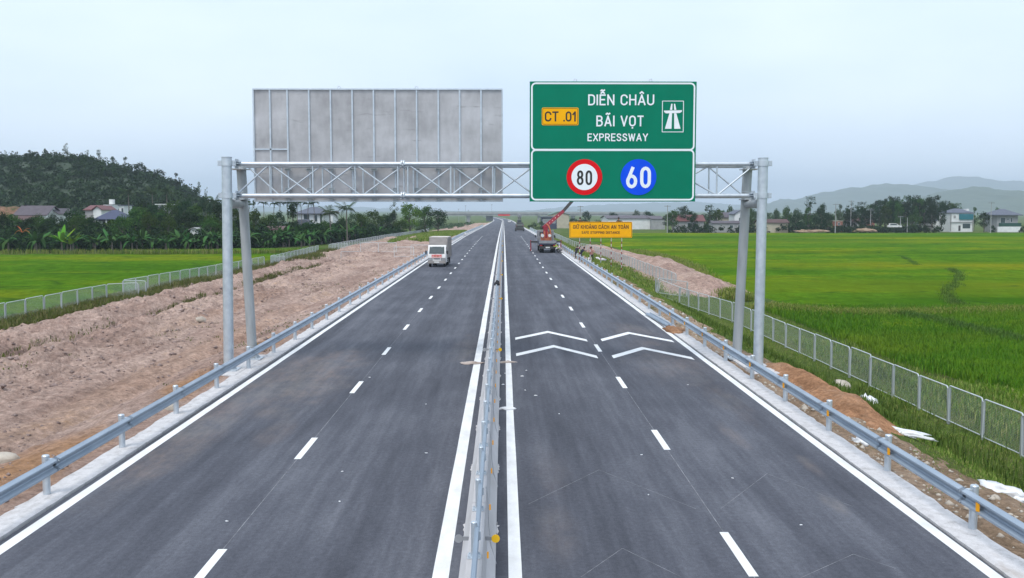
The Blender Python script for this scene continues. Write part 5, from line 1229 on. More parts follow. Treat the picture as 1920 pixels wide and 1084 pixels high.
def wing(o, w, h, k):
    bx('wing_wall', A['wall_white'], o, -w * .55, w * .22, -5.2, -.2, -1.5, h * .38); MB().prism([(-w * .62, h * .38), (w * .30, h * .38), (-w * .05, h * .72), (-w * .3, h * .72)], -5.8, -.1, 'y').build('wing_roof', A['roof_slate'], o)
house('two storey white villa with slate blue hipped roof under the sign back', 558, 607, 400, 440, 255, 'hip', 12, A['wall_white'], A['roof_slate'], ((.25, .45, .72, .95, gls), (.66, .75, .62, .92, gls), (.86, .93, .55, .95, gls)), (), 10, .8, extra=wing)
house('pale pink roofed house end right of the slate roofed villa', 606, 624, 400, 425, 275, 'gable', 3, A['wall_white'], A['roof_red'])
# right side
def r1(o, w, h, k):
    bx('teal_screen', A['teal'], o, -w * .12, w * .49, -.35, -.02, h * .62, h * .93); bx('floor_band', A['wall_grey'], o, -w * .52, w * .52, -.3, -.01, h * .46, h * .50)
    for u in (-.5, .47): bx('corner_post', A['wall_grey'], o, u * w, u * w + .3, -.28, -.02, 0, h)
    bx('roof_shed', A['wall_white'], o, w * .30, w * .42, 2, 4, h + .2, h + 1.4)
house('two storey white house with teal screen and grey pyramid roof by the paddy', 1781, 1825, 399, 433, 356, 'hip', 8, A['wall_white'], A['roof_slate'], ((.55, .88, .14, .4, gls), (.14, .24, .7, .85, A['wall_grey'])), ((.37, .46, .3),), 9, .3, extra=r1)
def r2(o, w, h, k):
    bx('green_screen', A['dark_green_net'], o, -w * .55, w * .52, -2.2, -2.0, h * .28, h * .50); bx('garden_wall', A['wall_white'], o, -w * .62, w * .52, -2.4, -2.1, -1, h * .27)
house('two storey grey house with slate roof and dark green screen at right edge', 1869, 1909, 403, 433, 352, 'hip', 11, A['wall_grey'], A['roof_slate'], ((.16, .38, .5, .82, gls), (.48, .55, .68, .78, gls), (.65, .72, .55, .8, gls)), (), 9, 1.2, extra=r2)
house('low barn with grey roof and white gable end left of the teal house', 1726, 1756, 417, 428, 372, 'gable', 6, A['wall_grey'], A['roof_purple'], ((.2, .9, .1, .5, A['frame_dark']),), (), 7, .4, 'barn', 'barn')
house('white rounded gable end of the low grey barn', 1753, 1763, 416, 424, 370, 'front', 3, A['wall_white'], A['roof_slate'], (), (), 3, .1, 'barn', 'barn_end')
house('unfinished orange brick house at the wood edge', 1569, 1580, 415, 429, 350, 'flat', 1, A['brick'], A['wall_cream'], ((.2, .5, .5, .8, gls), (.6, .85, .15, .45, gls)), (), 5, .2)
house('pale cement wall beside the orange brick house', 1583, 1597, 420, 429, 352, 'flat', .5, A['wall_grey'], A['wall_grey'], (), (), 4, .1, 'wall', 'yard_wall')
house('dark red roofed house under the wood, with white upper gable', 1598, 1624, 416, 426, 365, 'gable', 6, A['wall_grey'], A['roof_red'], ((.4, .6, .1, .8, A['wall_white']),))
house('small red roofed house right of the white gable under the wood', 1626, 1640, 416, 428, 368, 'front', 4, A['brick'], A['roof_red'])
house('house with red tiled roof behind trees left of the right gantry legs', 1268, 1320, 415, 430, 350, 'gable', 11, A['wall_grey'], A['roof_red'], ((.4, .5, .2, .8, gls), (.6, .7, .2, .8, gls)), (), 9, .5)
house('grey white house gable just left of the rear right gantry post', 1377, 1398, 402, 428, 350, 'front', 7, A['wall_white'], A['roof_slate'], ((.4, .6, .5, .75, gls),))
house('brown gabled house between trees left of the gantry legs', 1353, 1378, 408, 428, 362, 'gable', 9, A['wall_cream'], A['roof_purple'])
house('low grey sheds in a row in front of the gantry leg houses', 1336, 1400, 419, 430, 340, 'gable', 4, A['wall_grey'], A['roof_purple'], ((.5, .6, .2, .7, gls), (.75, .85, .2, .7, gls)), (), 6, .3, 'shed', 'shed')
house('long dark roofed shed right of the front right gantry post', 1425, 1478, 418, 430, 338, 'gable', 6, A['wall_cream'], A['roof_brown'], (), (), 7, .4, 'shed', 'shed')
house('big white warehouse wall behind the yellow sign', 1140, 1222, 410, 430, 430, 'gable', 5, A['wall_white'], A['roof_purple'], (), (), 30, .5, 'warehouse', 'warehouse')
house('grey warehouse side joined to the big white warehouse', 1222, 1247, 411, 431, 425, 'gable', 5, A['wall_grey'], A['roof_purple'], (), (), 30, .3, 'warehouse', 'warehouse')
house('yellowish hall with pale green roof behind the crane boom', 1032, 1067, 403, 424, 470, 'front', 6, A['wall_cream'], A['roof_green'], (), (), 30, .5, 'hall', 'hall')
house('dark steel framed shelter left of the crane boom', 1015, 1044, 408, 424, 440, 'flat', 2, A['navy'], A['roof_slate'], ((.1, .9, .35, .8, A['tarp']),), (), 10, .5, 'shelter', 'shelter')

# ------------------------------------------------------------------ utility poles
def pole(px_, yt, yb, Y, label, arms=1):
    a_ = PX(px_, yb, Y); t_ = PX(px_, yt, Y); h = t_.z - a_.z
    o = empty('utility_pole', (a_.x, Y, a_.z), 0, label, 'utility pole'); MB().tube((0, 0, -1), (0, 0, h), .17, .1, n=8).build('pole', A['wall_grey'], o)
    for k in range(arms): bx('cross_arm', A['tarp'], o, -1.0, 1.0, -.18, -.06, h - .35 - k * 1.1, h - .2 - k * 1.1)
pole(1088, 386, 432, 330, 'concrete pole with two crossarms above the yellow sign', 2); pole(1251, 385, 434, 318, 'concrete pole with crossarm standing at the end of the grey warehouse')
pole(1566, 382, 432, 322, 'concrete pole in front of the orange brick house'); pole(1595, 376, 422, 350, 'pole between the brick house and the red roofed house')
pole(1632, 392, 424, 345, 'short pole by the small red roofed house', 1); pole(1688, 405, 428, 340, 'short pole beside the parked white car at the wood'); pole(1701, 408, 430, 336, 'shorter pole just right of the parked white car', 0)
pole(1857, 379, 436, 318, 'tall concrete pole between the two white paddy houses'); pole(178, 411, 432, 205, 'short concrete post in front of the blue roofed house', 0)
p = PX(1690, 428, 338); car('parked_car', (p.x, 338, p.z), 1.4, 'small white car parked before the dark wood', A['cab_white'])
lump('earth_mound', 'low brown earth mound at the paddy edge below the wood', 'mound', PX(1622, 434, 322), (3.2, 2, .9), A['shoulder'], 61, 0, .8, 3); lump('earth_mound', 'pale earth mound at the paddy edge left of the poles', 'mound', PX(1522, 435, 318), (5, 2, .55), A['shoulder'], 63, 0, .8, 3)

# ------------------------------------------------------------------ vegetation
def leaf_cloud(rg, C, spread, leaf, n_each):
    n = len(C) * n_each; base = np.repeat(C, n_each, 0); sp_ = np.repeat(spread, n_each)[:, None]
    d = rg.normal(0, 1, (n, 3)); d /= np.linalg.norm(d, axis=1)[:, None]; r = rg.uniform(.25, 1, (n, 1)) ** .55
    p = base + d * r * sp_ * np.array([1, 1, .72])
    nrm = d * .7 + rg.normal(0, .55, (n, 3)) + np.array([0, 0, .45]); nrm /= np.linalg.norm(nrm, axis=1)[:, None]
    t = np.cross(nrm, rg.normal(0, 1, (n, 3))); t /= np.linalg.norm(t, axis=1)[:, None]; b = np.cross(nrm, t)
    s = (leaf * rg.uniform(.6, 1.3, n))[:, None]
    v = np.stack([p - t * s, p - b * s * .55 + nrm * s * .12, p + t * s, p + b * s * .55 + nrm * s * .12], 1).reshape(-1, 3)
    return v, (np.arange(n) * 4)[:, None] + np.arange(4)[None]
def tree_proto(seed, kind):
    """unit tree: height 1, crown width about 1 x wid; returns (trunk mesh, {material: crown mesh})"""
    rg = np.random.default_rng(seed); rr = random.Random(seed)
    nb, cr_, lo, hi, sq, leaf, ne = {'round': (30, .16, .30, .90, 1.0, .030, 60), 'tall': (24, .105, .34, .94, .8, .022, 56), 'airy': (15, .10, .42, .95, .85, .022, 42), 'spread': (30, .14, .36, .86, 1.0, .028, 60), 'column': (24, .12, .14, .94, .5, .026, 60), 'bush': (20, .22, .10, .80, 1.1, .045, 56)}[kind]
    C = []; limbs = []
    wid = {'round': .40, 'tall': .26, 'airy': .26, 'spread': .55, 'column': .15, 'bush': .5}[kind]
    for i in range(nb):
        t = rr.random(); z = lo + (hi - lo) * t
        e = {'round': math.sqrt(max(.05, 1 - (2 * t - .9) ** 2)), 'tall': .35 + .75 * math.sin(math.pi * min(1, t * .9 + .1)), 'airy': .4 + .6 * rr.random(), 'spread': math.sqrt(max(.08, 1 - (1.5 * t - .35) ** 2)), 'column': .6 + .5 * (1 - t), 'bush': math.sqrt(max(.1, 1 - t * t))}[kind]
        a = rr.uniform(0, 6.283); r = wid * e * (rr.random() ** .45)
        C.append((r * math.cos(a), r * math.sin(a), z))
    C = np.array(C); spread = cr_ * rg.uniform(.6, 1.25, nb)
    v, f = leaf_cloud(rg, C, spread, leaf, ne)
    me = npmesh('crown_' + kind, v, f)
    m = MB(); tr_h = lo + (hi - lo) * .55; bend = [(rr.uniform(-.02, .02), rr.uniform(-.02, .02)) for _ in range(5)]
    pts = [(0, 0, -.05)] + [(bend[k][0] * (k + 1) * .6, bend[k][1] * (k + 1) * .6, tr_h * (k + 1) / 5) for k in range(5)]
    r0 = {'tall': .016, 'airy': .014, 'column': .02}.get(kind, .026)
    m.path(pts, [r0 * 1.25, r0, r0 * .9, r0 * .75, r0 * .6, r0 * .35], 7)
    for i in range(0, nb, 2):
        c_ = C[i]; z0 = max(lo * .55, c_[2] - .22); k = min(1, z0 / tr_h); q = Vector(pts[min(5, int(k * 5))]); q.z = min(z0, tr_h)
        m.path([q, q.lerp(Vector(c_), .55) + Vector((0, 0, -.02)), Vector(c_)], [r0 * .4, r0 * .28, r0 * .12], 5)
    return m.mesh('trunk_' + kind, A['bark']), me
PRO = {}
for i, kd in enumerate(('round', 'round', 'tall', 'tall', 'airy', 'airy', 'spread', 'column', 'bush', 'bush')):
    PRO.setdefault(kd, []).append(tree_proto(100 + i * 7, kd))
CROWN = {}
def crown_mesh(me, mat):
    k = (me.name, mat)
    if k not in CROWN:
        c_ = me.copy(); c_.materials.clear(); c_.materials.append(A[mat]); CROWN[k] = c_
    return CROWN[k]
def tree(kind, x, y, z, h, w, mat, label, group=None, name='tree', cat='tree', var=None):
    tm, cm = PRO[kind][(var if var is not None else R.randrange(9)) % len(PRO[kind])]
    nat = {'round': 1.0, 'tall': .66, 'airy': .68, 'spread': 1.3, 'column': .52, 'bush': 1.3}[kind]
    o = empty(name, (x, y, z), R.uniform(0, 6.28), label, cat, group); s_ = (w / nat, w / nat, h)
    link('trunk', tm, o, None, None, s_); link('crown', crown_mesh(cm, mat), o, None, None, s_); return o
def ptree(kind, px_, ytop, wpx, Y, mat, label, group=None, zb=None, **k):
    p = PX(px_, ytop, Y); z = float(ground_z(p.x, Y)) if zb is None else zb
    return tree(kind, p.x, Y, z - .1, (p.z - z) * 1.03, wpx * Y / F, mat, label, group, **k)

A['hillfloor'] = M('leaf_litter_floor', (.022, .04, .018), (.035, .055, .024), .3, rough=.95)
# left wooded hill
ridge = [(-900, 370), (-420, 322), (-200, 300), (0, 300), (60, 296), (120, 292), (160, 296), (200, 308), (250, 322), (300, 338), (340, 352), (375, 374), (400, 386), (440, 396)]
hxs = np.array([PX(x, 300, 400).x for x, y in ridge]); hzs = np.array([PX(x, y + 21, 400).z for x, y in ridge])
def hill_z(X, Y):
    t = (Y - 255) / 145.0; u = X * 400 / np.clip(Y, 250, 520)
    top = np.interp(u, hxs, hzs, left=-4, right=-3)
    s_ = np.clip(t, 0, 1); s_ = s_ * s_ * (3 - 2 * s_); bk = 1 - sstep(410, 560, Y)
    return -2.2 + (top + 2.2) * s_ * bk + 2.2 * fbm(X * .03, Y * .03, 3) * s_
tag(link('hill', grid('hill', np.linspace(-420, -95, 70), np.linspace(250, 580, 60), lambda X, Y: hill_z(X, Y) + 2.6 * sstep(262, 300, Y) * (1 - sstep(405, 430, Y)), A['hillfloor'])), kind='structure')
rg = np.random.default_rng(77); n = 2300; hx = rg.uniform(-330, -100, n); hy = 262 + 150 * rg.uniform(0, 1, n) ** .8; hz = hill_z(hx, hy); k = hz > -1.2; hx, hy, hz = hx[k], hy[k], hz[k]; n = len(hx)
Cc = []; ss = []; big = rg.uniform(.75, 1.35, n)
for i in range(n):
    th = 4.6 * big[i]
    for j in range(4): Cc.append((hx[i] + rg.normal(0, 1.1), hy[i] + rg.normal(0, 1.1), hz[i] + th * rg.uniform(.35, .95))); ss.append(rg.uniform(.9, 1.7) * big[i])
v, f = leaf_cloud(rg, np.array(Cc), np.array(ss), .5, 23)
A['wood'] = leafmat('hill_wood_leaves', [(.020, .046, .018), (.034, .068, .024), (.055, .098, .034), (.03, .056, .024)], .1)
def woodmat():
    s = NT('hill_wood'); c = s.ramp(s.pos.outputs['Random Per Island'], (0, (.014, .030, .014)), (.5, (.021, .043, .018)), (1, (.034, .060, .024)))
    c = s.mix(s.ramp(s.noise(.09, (1, 1, 1), 3), (.4, 0.), (.62, .6)), c, (.030, .055, .020)); s.set(c, .9, 0, .03); return s.m
A['wood'] = woodmat()
tag(link('hill_wood', npmesh('hill_wood', v, f, A['wood'])), 'dense dark wood covering the hill above the left village', 'wood', kind='stuff')
for px_, yt, w_, kd, lb in ((10, 281, 12, 'airy', 'thin skyline tree at the far left end of the hill'), (55, 281, 12, 'tall', 'small skyline tree left of the hill summit'), (85, 277, 12, 'tall', 'skyline tree with a narrow crown just before the summit'),
                        (123, 268, 20, 'airy', 'tallest airy skyline tree standing out on the hill summit'), (164, 280, 8, 'airy', 'very thin skyline tree right of the summit'), (185, 280, 18, 'airy', 'loose crowned skyline tree on the right shoulder of the hill'),
                        (212, 292, 18, 'tall', 'pale skyline tree two crowns right of the summit'), (235, 294, 14, 'tall', 'slim dark skyline tree halfway down the hill crest'), (263, 303, 24, 'round', 'broad round skyline tree on the falling hill crest'),
                        (298, 316, 26, 'round', 'wide dark tree on the lower hill crest'), (330, 324, 16, 'tall', 'narrow tree low on the hill crest'), (373, 340, 14, 'airy', 'thin airy tree at the foot of the hill crest'), (386, 350, 10, 'airy', 'last small airy tree where the hill crest ends')):
    Y = 392; p = PX(px_, yt, Y); z = float(hill_z(np.array([p.x]), np.array([Y]))[0]) + 1
    z = min(z, p.z - 5.0); tree(kd, p.x, Y, z, p.z - z, w_ * Y / F, 'leaf_dark' if kd in ('round', 'tall') else 'leaf_grey', lb)
# cut bank of bare orange earth behind the village
tag(link('cut_bank', grid('cut_bank', np.linspace(-138, -104, 40), np.linspace(248, 262, 24), lambda X, Y: -1.0 + 7.0 * sstep(248, 259, Y + 2.5 * fbm(X * .15, Y * .2, 4)) * sstep(-139, -128, X) * (1 - .5 * sstep(-122, -104, X)) + .8 * fbm(X * .4, Y * .4, 6), A['red_cut'])), kind='structure')

for px_, yt, w_, Y, mt, lb in ((290, 380, 50, 226, 'leaf_dark', 'tall dark garden tree under the middle palm'), (318, 376, 46, 222, 'leaf_mid', 'tall mixed green tree under the rightmost palm'), (344, 372, 46, 232, 'leaf_dark', 'full dark tree before the lower hill slope'), (368, 382, 54, 216, 'leaf_mid', 'full mid green tree left of the drooping palm'), (264, 384, 48, 212, 'leaf_mid', 'tall mid green tree over the blue roofed house right corner'), (412, 380, 44, 214, 'leaf_dark', 'dark full tree tucked behind the front left gantry post'), (150, 398, 44, 214, 'leaf_mid', 'mid green tree before the dark red roof'), (65, 404, 40, 206, 'leaf_dark', 'dark tree standing before the purple roof'), (18, 398, 46, 205, 'leaf_mid', 'mid green tree near the left picture edge')):
    ptree('round', px_, yt, w_, Y, mt, lb)
# belt of trees over the left village; the ones that stand out carry their own words
for px_, yt, w_, Y, kd, mt, lb in (
        (0, 396, 46, 190, 'round', 'leaf_dark', 'dark round tree at the left picture edge'), (95, 383, 30, 245, 'round', 'leaf_dark', 'dark tree rising behind the purple roofed house'), (38, 382, 26, 268, 'round', 'leaf_dark', 'dark tree on top of the cut bank'),
        (116, 372, 30, 268, 'round', 'leaf_dark', 'big dark tree above the orange cut bank'), (132, 391, 52, 200, 'round', 'leaf_dark', 'large dark tree between purple roof and blue roof'), (172, 404, 36, 196, 'round', 'leaf_dark', 'dark tree left of the blue roofed house'),
        (92, 408, 40, 190, 'round', 'leaf_dark', 'dark bushy tree before the white gable'), (218, 378, 24, 285, 'round', 'leaf_dark', 'dark tree behind the water tank building'), (252, 388, 60, 200, 'round', 'leaf_mid', 'broad mid green tree right of the blue roof'),
        (228, 402, 46, 185, 'round', 'leaf_mid', 'lower green tree touching the blue roof'), (270, 372, 34, 235, 'round', 'leaf_dark', 'dark tree just left of the tall palms'), (300, 398, 48, 195, 'round', 'leaf_dark', 'dark tree below the tall palms'),
        (335, 375, 32, 235, 'round', 'leaf_mid', 'yellowish topped tree right of the tall palms'), (352, 392, 56, 200, 'round', 'leaf_dark', 'very dark broad tree left of the gantry post'), (395, 396, 46, 195, 'spread', 'leaf_mid', 'lighter layered tree just left of the gantry post'),
        (384, 370, 30, 240, 'round', 'leaf_dark', 'dark tree top beside the gantry post collar'), (440, 388, 40, 205, 'round', 'leaf_mid', 'green tree seen between the two left gantry posts'), (478, 392, 44, 205, 'round', 'leaf_mid', 'leafy green tree right of the rear left gantry post'),
        (476, 376, 14, 300, 'tall', 'leaf_grey', 'hazy tree right behind the rear left gantry post'), (505, 399, 40, 210, 'round', 'leaf_mid', 'rounded green tree below the small sign corner'), (524, 394, 24, 225, 'round', 'leaf_dark', 'dark tree left of the column shaped tree'),
        (547, 377, 28, 215, 'column', 'leaf_dark', 'tall column shaped dark tree left of the slate roofed villa'), (580, 416, 62, 198, 'round', 'leaf_dark', 'wide dark tree in front of the slate roofed villa'), (608, 412, 34, 215, 'round', 'leaf_mid', 'green tree under the villa right corner'),
        (532, 428, 46, 188, 'bush', 'leaf_mid', 'green bush mass under the column tree'), (676, 397, 40, 235, 'round', 'leaf_mid', 'green tree right of the coconut palm'), (700, 393, 46, 255, 'round', 'leaf_mid', 'rounded mid green tree among the right end of the left belt'),
        (722, 401, 38, 262, 'round', 'leaf_dark', 'dark tree before the bright green tree'), (660, 398, 22, 265, 'round', 'leaf_grey', 'pale tree behind the coconut palm'), (738, 377, 28, 275, 'airy', 'leaf_grey', 'tall grey airy tree under the sign back'),
        (733, 397, 36, 270, 'round', 'leaf_dark', 'dark tree below the tall grey airy tree'), (768, 379, 50, 268, 'round', 'leaf_bright', 'brightest green full tree right of the airy tree'), (752, 412, 40, 262, 'round', 'leaf_mid', 'low green tree in front of the brightest tree'),
        (797, 384, 42, 290, 'round', 'leaf_mid', 'green tree between the brightest tree and the dark spreading tree'), (821, 389, 62, 282, 'spread', 'leaf_dark', 'dark spreading tree standing alone left of the overpass'), (640, 406, 30, 225, 'round', 'leaf_dark', 'dark tree behind the coconut palm trunk'),
        (788, 418, 34, 285, 'bush', 'leaf_grey', 'low grey green bush under the lone spreading tree')):
    ptree(kd, px_, yt, w_, Y, mt, lb)
for k in range(40):
    px_ = -10 + k * 12.2 + R.uniform(-5, 5)
    if 176 < px_ < 196 or 555 < px_: continue
    ptree(R.choice(['round', 'round', 'bush', 'spread']), px_, R.uniform(395, 415), R.uniform(32, 54), R.uniform(186, 216), R.choice(['leaf_dark', 'leaf_mid', 'leaf_mid', 'leaf_bright']), 'rounded garden tree among the left village houses and hedge', 'garden trees of the left village')
# hedge of undergrowth behind the left paddy
hp = np.array([PX(x, 470, Y)[:2] for x, Y in ((-250, 160), (-60, 160), (120, 161), (250, 163), (400, 170), (480, 178), (560, 190), (640, 212), (700, 240), (740, 255))])
rg = np.random.default_rng(31); n = 900; t = rg.uniform(0, len(hp) - 1, n); i = np.minimum(t.astype(int), len(hp) - 2); fq = (t - i)[:, None]
pp = hp[i] * (1 - fq) + hp[i + 1] * fq; pp[:, 1] += rg.uniform(-1, 9, n); pp[:, 0] += rg.normal(0, .6, n)
zz = ground_z(pp[:, 0], pp[:, 1]) + rg.uniform(.2, 2.3, n)
v, f = leaf_cloud(rg, np.column_stack([pp, zz]), rg.uniform(.6, 1.15, n), .30, 46)
tag(link('undergrowth', npmesh('undergrowth', v, f, A['leaf_dark'])), 'dark tangled undergrowth behind the left paddy', 'undergrowth', kind='stuff')

rg = np.random.default_rng(37); n = 900; px_ = rg.uniform(-60, 700, n); Y = rg.uniform(0, 1, n); Y = np.interp(px_, [-60, 450, 700], [178, 188, 232]) + 40 * Y * np.interp(px_, [-60, 450, 700], [1, 1, .6])
pts = np.array([[PX(a_, 440, b_).x, b_] for a_, b_ in zip(px_, Y)]); v, f = leaf_cloud(rg, np.column_stack([pts, ground_z(pts[:, 0], pts[:, 1]) + rg.uniform(.3, 3.4, n)]), rg.uniform(.9, 1.8, n), .36, 40)
tag(link('village_scrub', npmesh('village_scrub', v, f, A['leaf_dark'])), 'dark garden scrub filling the gaps between left village houses', 'scrub', kind='stuff')
# banana plants: stem and single large leaves
def banana_leaf_mesh(mat, droop, ln=2.3, wd=.30):
    m = MB(); n = 7; vs = []; fs = []
    for i in range(n + 1):
        t = i / n; y = ln * (t - .25 * droop * t * t); z = ln * (.75 * t - droop * t * t); w = wd * math.sin(math.pi * min(1, .08 + t * .9)) ** .7
        vs += [(-w, y, z - w * .35), (0, y, z), (w, y, z - w * .35)]
    for i in range(n): fs += [(3 * i, 3 * i + 1, 3 * i + 4, 3 * i + 3), (3 * i + 1, 3 * i + 2, 3 * i + 5, 3 * i + 4)]
    m.add(vs, fs, True); return m.mesh('leaf', A[mat])
BL = [banana_leaf_mesh('banana', d) for d in (.35, .8, 1.25)]; BLL = [banana_leaf_mesh('banana_lime', d) for d in (.15, .5)]
bst = MB().path([(0, 0, -.2), (.02, 0, .9), (0, .02, 1.7)], [.17, .14, .09], 8).mesh('stem', A['leaf_stem'] if 'leaf_stem' in A else A['palmbark'])
def banana(x, y, h, label, group=None, lime=False):
    z = float(ground_z(x, y)); s_ = h / 3.4; o = empty('banana_plant', (x, y, z), R.uniform(0, 6.28), label, 'banana plant', group); o.scale = (s_, s_, s_)
    link('stem', bst, o); a0 = R.uniform(0, 6.28)
    for k in range(8): link('leaf', R.choice(BLL if lime else BL), o, (0, 0, 1.6), (R.uniform(-.15, .55), 0, a0 + k * .785 + R.uniform(-.3, .3)), (1, R.uniform(.75, 1.1), 1))
for k in range(84):
    t = R.uniform(.7, 8.3); i = int(t); q = hp[i] * (1 - t + i) + hp[i + 1] * (t - i)
    banana(q[0] + R.uniform(-.5, .5), q[1] - R.uniform(-1.5, 2.2), R.uniform(2.2, 4.3), 'banana plant with arching blue green leaves in the hedge behind the left paddy', 'banana plants in the left hedge')
for px_, Y, h, lb in ((116, 158.5, 3.9, 'lime green banana plant standing out of the left hedge'), (132, 158, 3.0, 'smaller lime banana plant right of the brightest one'), (74, 160, 4.2, 'banana plant with one pale upright young leaf at the left'), (565, 178, 2.9, 'lone banana plant standing in front of the dark trees'), (581, 180, 2.3, 'small banana plant right of the lone one'), (210, 160, 3.6, 'light banana clump before the blue roofed house')):
    p = PX(px_, 460, Y); banana(p.x, Y, h, lb, None, px_ in (116, 132))
o = empty('dry_palm_frond', PX(42, 436, 158), 0, 'dry orange fronds sticking out of the left banana hedge', 'dry frond')
for k, (rz, rx) in enumerate(((1.2, .5), (-1.3, .35), (-1.7, .1), (1.6, .2))): link('frond', banana_leaf_mesh('dry_frond', .5 + .2 * k, 1.6, .12), o, None, (rx, 0, rz))

# palms
def frond_mesh(ln, droop, mat, wd):
    m = MB(); n = 9; pts = []
    for i in range(n + 1):
        t = i / n; pts.append(Vector((0, ln * (t - .3 * droop * t * t), ln * (.65 * t - droop * t * t))))
    m.path(pts, [.035 * (1 - .8 * i / n) for i in range(n + 1)], 4)
    for i in range(1, n):
        for q in (0, .5):
            c_ = pts[i].lerp(pts[i + 1], q); w = wd * math.sin(math.pi * (.15 + .8 * i / n))
            for s_ in (-1, 1): m.add([c_ - Vector((0, .06, 0)), c_ + Vector((0, .06, 0)), c_ + Vector((s_ * w, w * .45, -w * .55))], [(0, 1, 2)])
    return m.mesh('frond', A[mat])
FC = [frond_mesh(3.0, d, 'leaf_grey', .75) for d in (.35, .8, 1.3)]; FA = [frond_mesh(1.7, d, 'leaf_dark', .55) for d in (.5, .9, 1.3)]
def palm(px_, ytop, Y, label, coco=False, group=None):
    p = PX(px_, ytop, Y); z = float(ground_z(p.x, Y)); h = p.z - z - (.9 if coco else .5)
    o = empty('coconut_palm' if coco else 'areca_palm', (p.x, Y, z), R.uniform(0, 6.28), label, 'palm tree', group); m = MB()
    m.path([(0, 0, -.2), (.15, 0, h * .4), (.1, .1, h * .75), (0, 0, h)], [.2, .15, .12, .1] if coco else [.09, .08, .07, .07], 8); m.build('trunk', A['palmbark'], o)
    if not coco: MB().tube((0, 0, h - .9), (0, 0, h), .1, .07, n=8).build('crownshaft', A['leaf_mid'], o)
    for k in range(18 if coco else 8): link('frond', R.choice(FC if coco else FA), o, (0, 0, h), (R.uniform(-.35, .75), 0, k * (.72 if coco else .785) + R.uniform(-.2, .2)), [R.uniform(.85, 1.1)] * 3)
palm(650, 385, 208, 'tall coconut palm with shaggy crown right of the slate roofed villa', True); palm(618, 393, 206, 'shorter coconut palm left of the shaggy one', True)
palm(402, 372, 215, 'coconut palm with drooping fronds just left of the gantry post', True); palm(240, 357, 245, 'coconut palm rising above the white houses on the left', True); palm(285, 356, 245, 'coconut palm, middle of the three over the left village', True); palm(312, 357, 240, 'coconut palm, rightmost of the three over the left village', True)
for px_, yt, lb in ((467, 381, 'thin areca palm right beside the rear left gantry post'), (494, 378, 'thin areca palm under the left corner of the sign back'), (514, 379, 'thin areca palm, second from the sign corner'), (525, 377, 'thin areca palm, third from the sign corner'), (556, 379, 'thin areca palm over the villa left eave'), (564, 376, 'thin areca palm, nearest to the villa ridge on its left'), (578, 378, 'thin areca palm over the villa ridge'), (588, 377, 'thin areca palm right of the villa ridge'), (538, 378, 'thin areca palm in the column tree top')):
    palm(px_, yt, 240, lb)

# right-hand trees
for px_, yt, w_, Y, kd, mt, lb in (
        (1193, 393, 16, 520, 'round', 'leaf_grey', 'hazy pale tree above the white warehouse'), (1216, 395, 30, 500, 'round', 'leaf_dark', 'hazy dark clump above the warehouse roof'), (1100, 395, 22, 480, 'round', 'leaf_dark', 'hazy dark clump behind the yellow sign left half'), (1150, 397, 24, 520, 'round', 'leaf_dark', 'hazy dark clump behind the yellow sign right half'),
        (1262, 392, 28, 345, 'round', 'leaf_mid', 'green tree just right of the warehouse pole'), (1284, 385, 26, 352, 'tall', 'leaf_dark', 'taller tree over the red tiled roof'), (1272, 388, 12, 356, 'airy', 'leaf_grey', 'thin airy tree over the red tiled roof'), (1300, 400, 28, 340, 'round', 'leaf_dark', 'dark tree in front of the red tiled roof'),
        (1330, 384, 34, 355, 'airy', 'leaf_dark', 'large loose tree between red roof and brown gable'), (1345, 390, 30, 350, 'round', 'leaf_mid', 'green tree left of the brown gabled house'), (1369, 384, 16, 372, 'round', 'leaf_mid', 'rounded tree behind the grey white gable'), (1325, 418, 18, 335, 'bush', 'leaf_dark', 'dark bush at the field edge left of the sheds'), (1310, 416, 26, 336, 'bush', 'leaf_dark', 'dark bush under the red tiled house'),
        (1408, 388, 24, 360, 'round', 'leaf_mid', 'green tree between the two right gantry posts'), (1456, 391, 14, 372, 'round', 'leaf_grey', 'small pale tree right of the front right post'), (1476, 386, 24, 345, 'round', 'leaf_mid', 'round green tree over the long dark shed'), (1493, 399, 26, 336, 'round', 'leaf_dark', 'low dark tree at the end of the long dark shed'),
        (1519, 368, 30, 345, 'airy', 'leaf_dark', 'tall airy crowned tree, highest left of the wood'), (1516, 390, 22, 340, 'tall', 'leaf_mid', 'green tree below the tall airy one'), (1541, 380, 28, 340, 'round', 'leaf_dark', 'very dark tree right of the tall airy one'), (1530, 404, 34, 332, 'round', 'leaf_dark', 'low dark tree at the left wood edge'),
        (1553, 396, 26, 336, 'round', 'leaf_dark', 'dark low tree by the brick house pole'), (1500, 412, 30, 330, 'bush', 'leaf_dark', 'dark bushes at the paddy edge left of the wood'), (1576, 384, 16, 362, 'tall', 'leaf_grey', 'pale slim tree over the orange brick house'), (1846, 396, 26, 345, 'round', 'leaf_dark', 'dark round tree right behind the teal house'), (1828, 389, 16, 375, 'tall', 'leaf_mid', 'slim tree at the right end of the wood'),
        (1872, 388, 18, 362, 'round', 'leaf_mid', 'tree left behind the grey paddy house'), (1917, 420, 14, 340, 'bush', 'leaf_dark', 'dark bush at the right picture edge'), (1710, 403, 34, 344, 'round', 'leaf_mid', 'light rounded tree left of the low barn'), (1862, 420, 14, 340, 'bush', 'leaf_dark', 'low bush between the poles and the grey house'), (1000, 414, 26, 380, 'bush', 'leaf_grey', 'hazy bushes right of the excavator'), (1015, 412, 20, 420, 'bush', 'leaf_grey', 'hazy bushes behind the crane lorry'), (1075, 408, 22, 420, 'round', 'leaf_dark', 'dark tree behind the yellow sign left end'), (1120, 410, 40, 415, 'bush', 'leaf_dark', 'dark bushes before the warehouse behind the sign')):
    ptree(kd, px_, yt, w_, Y, mt, lb)
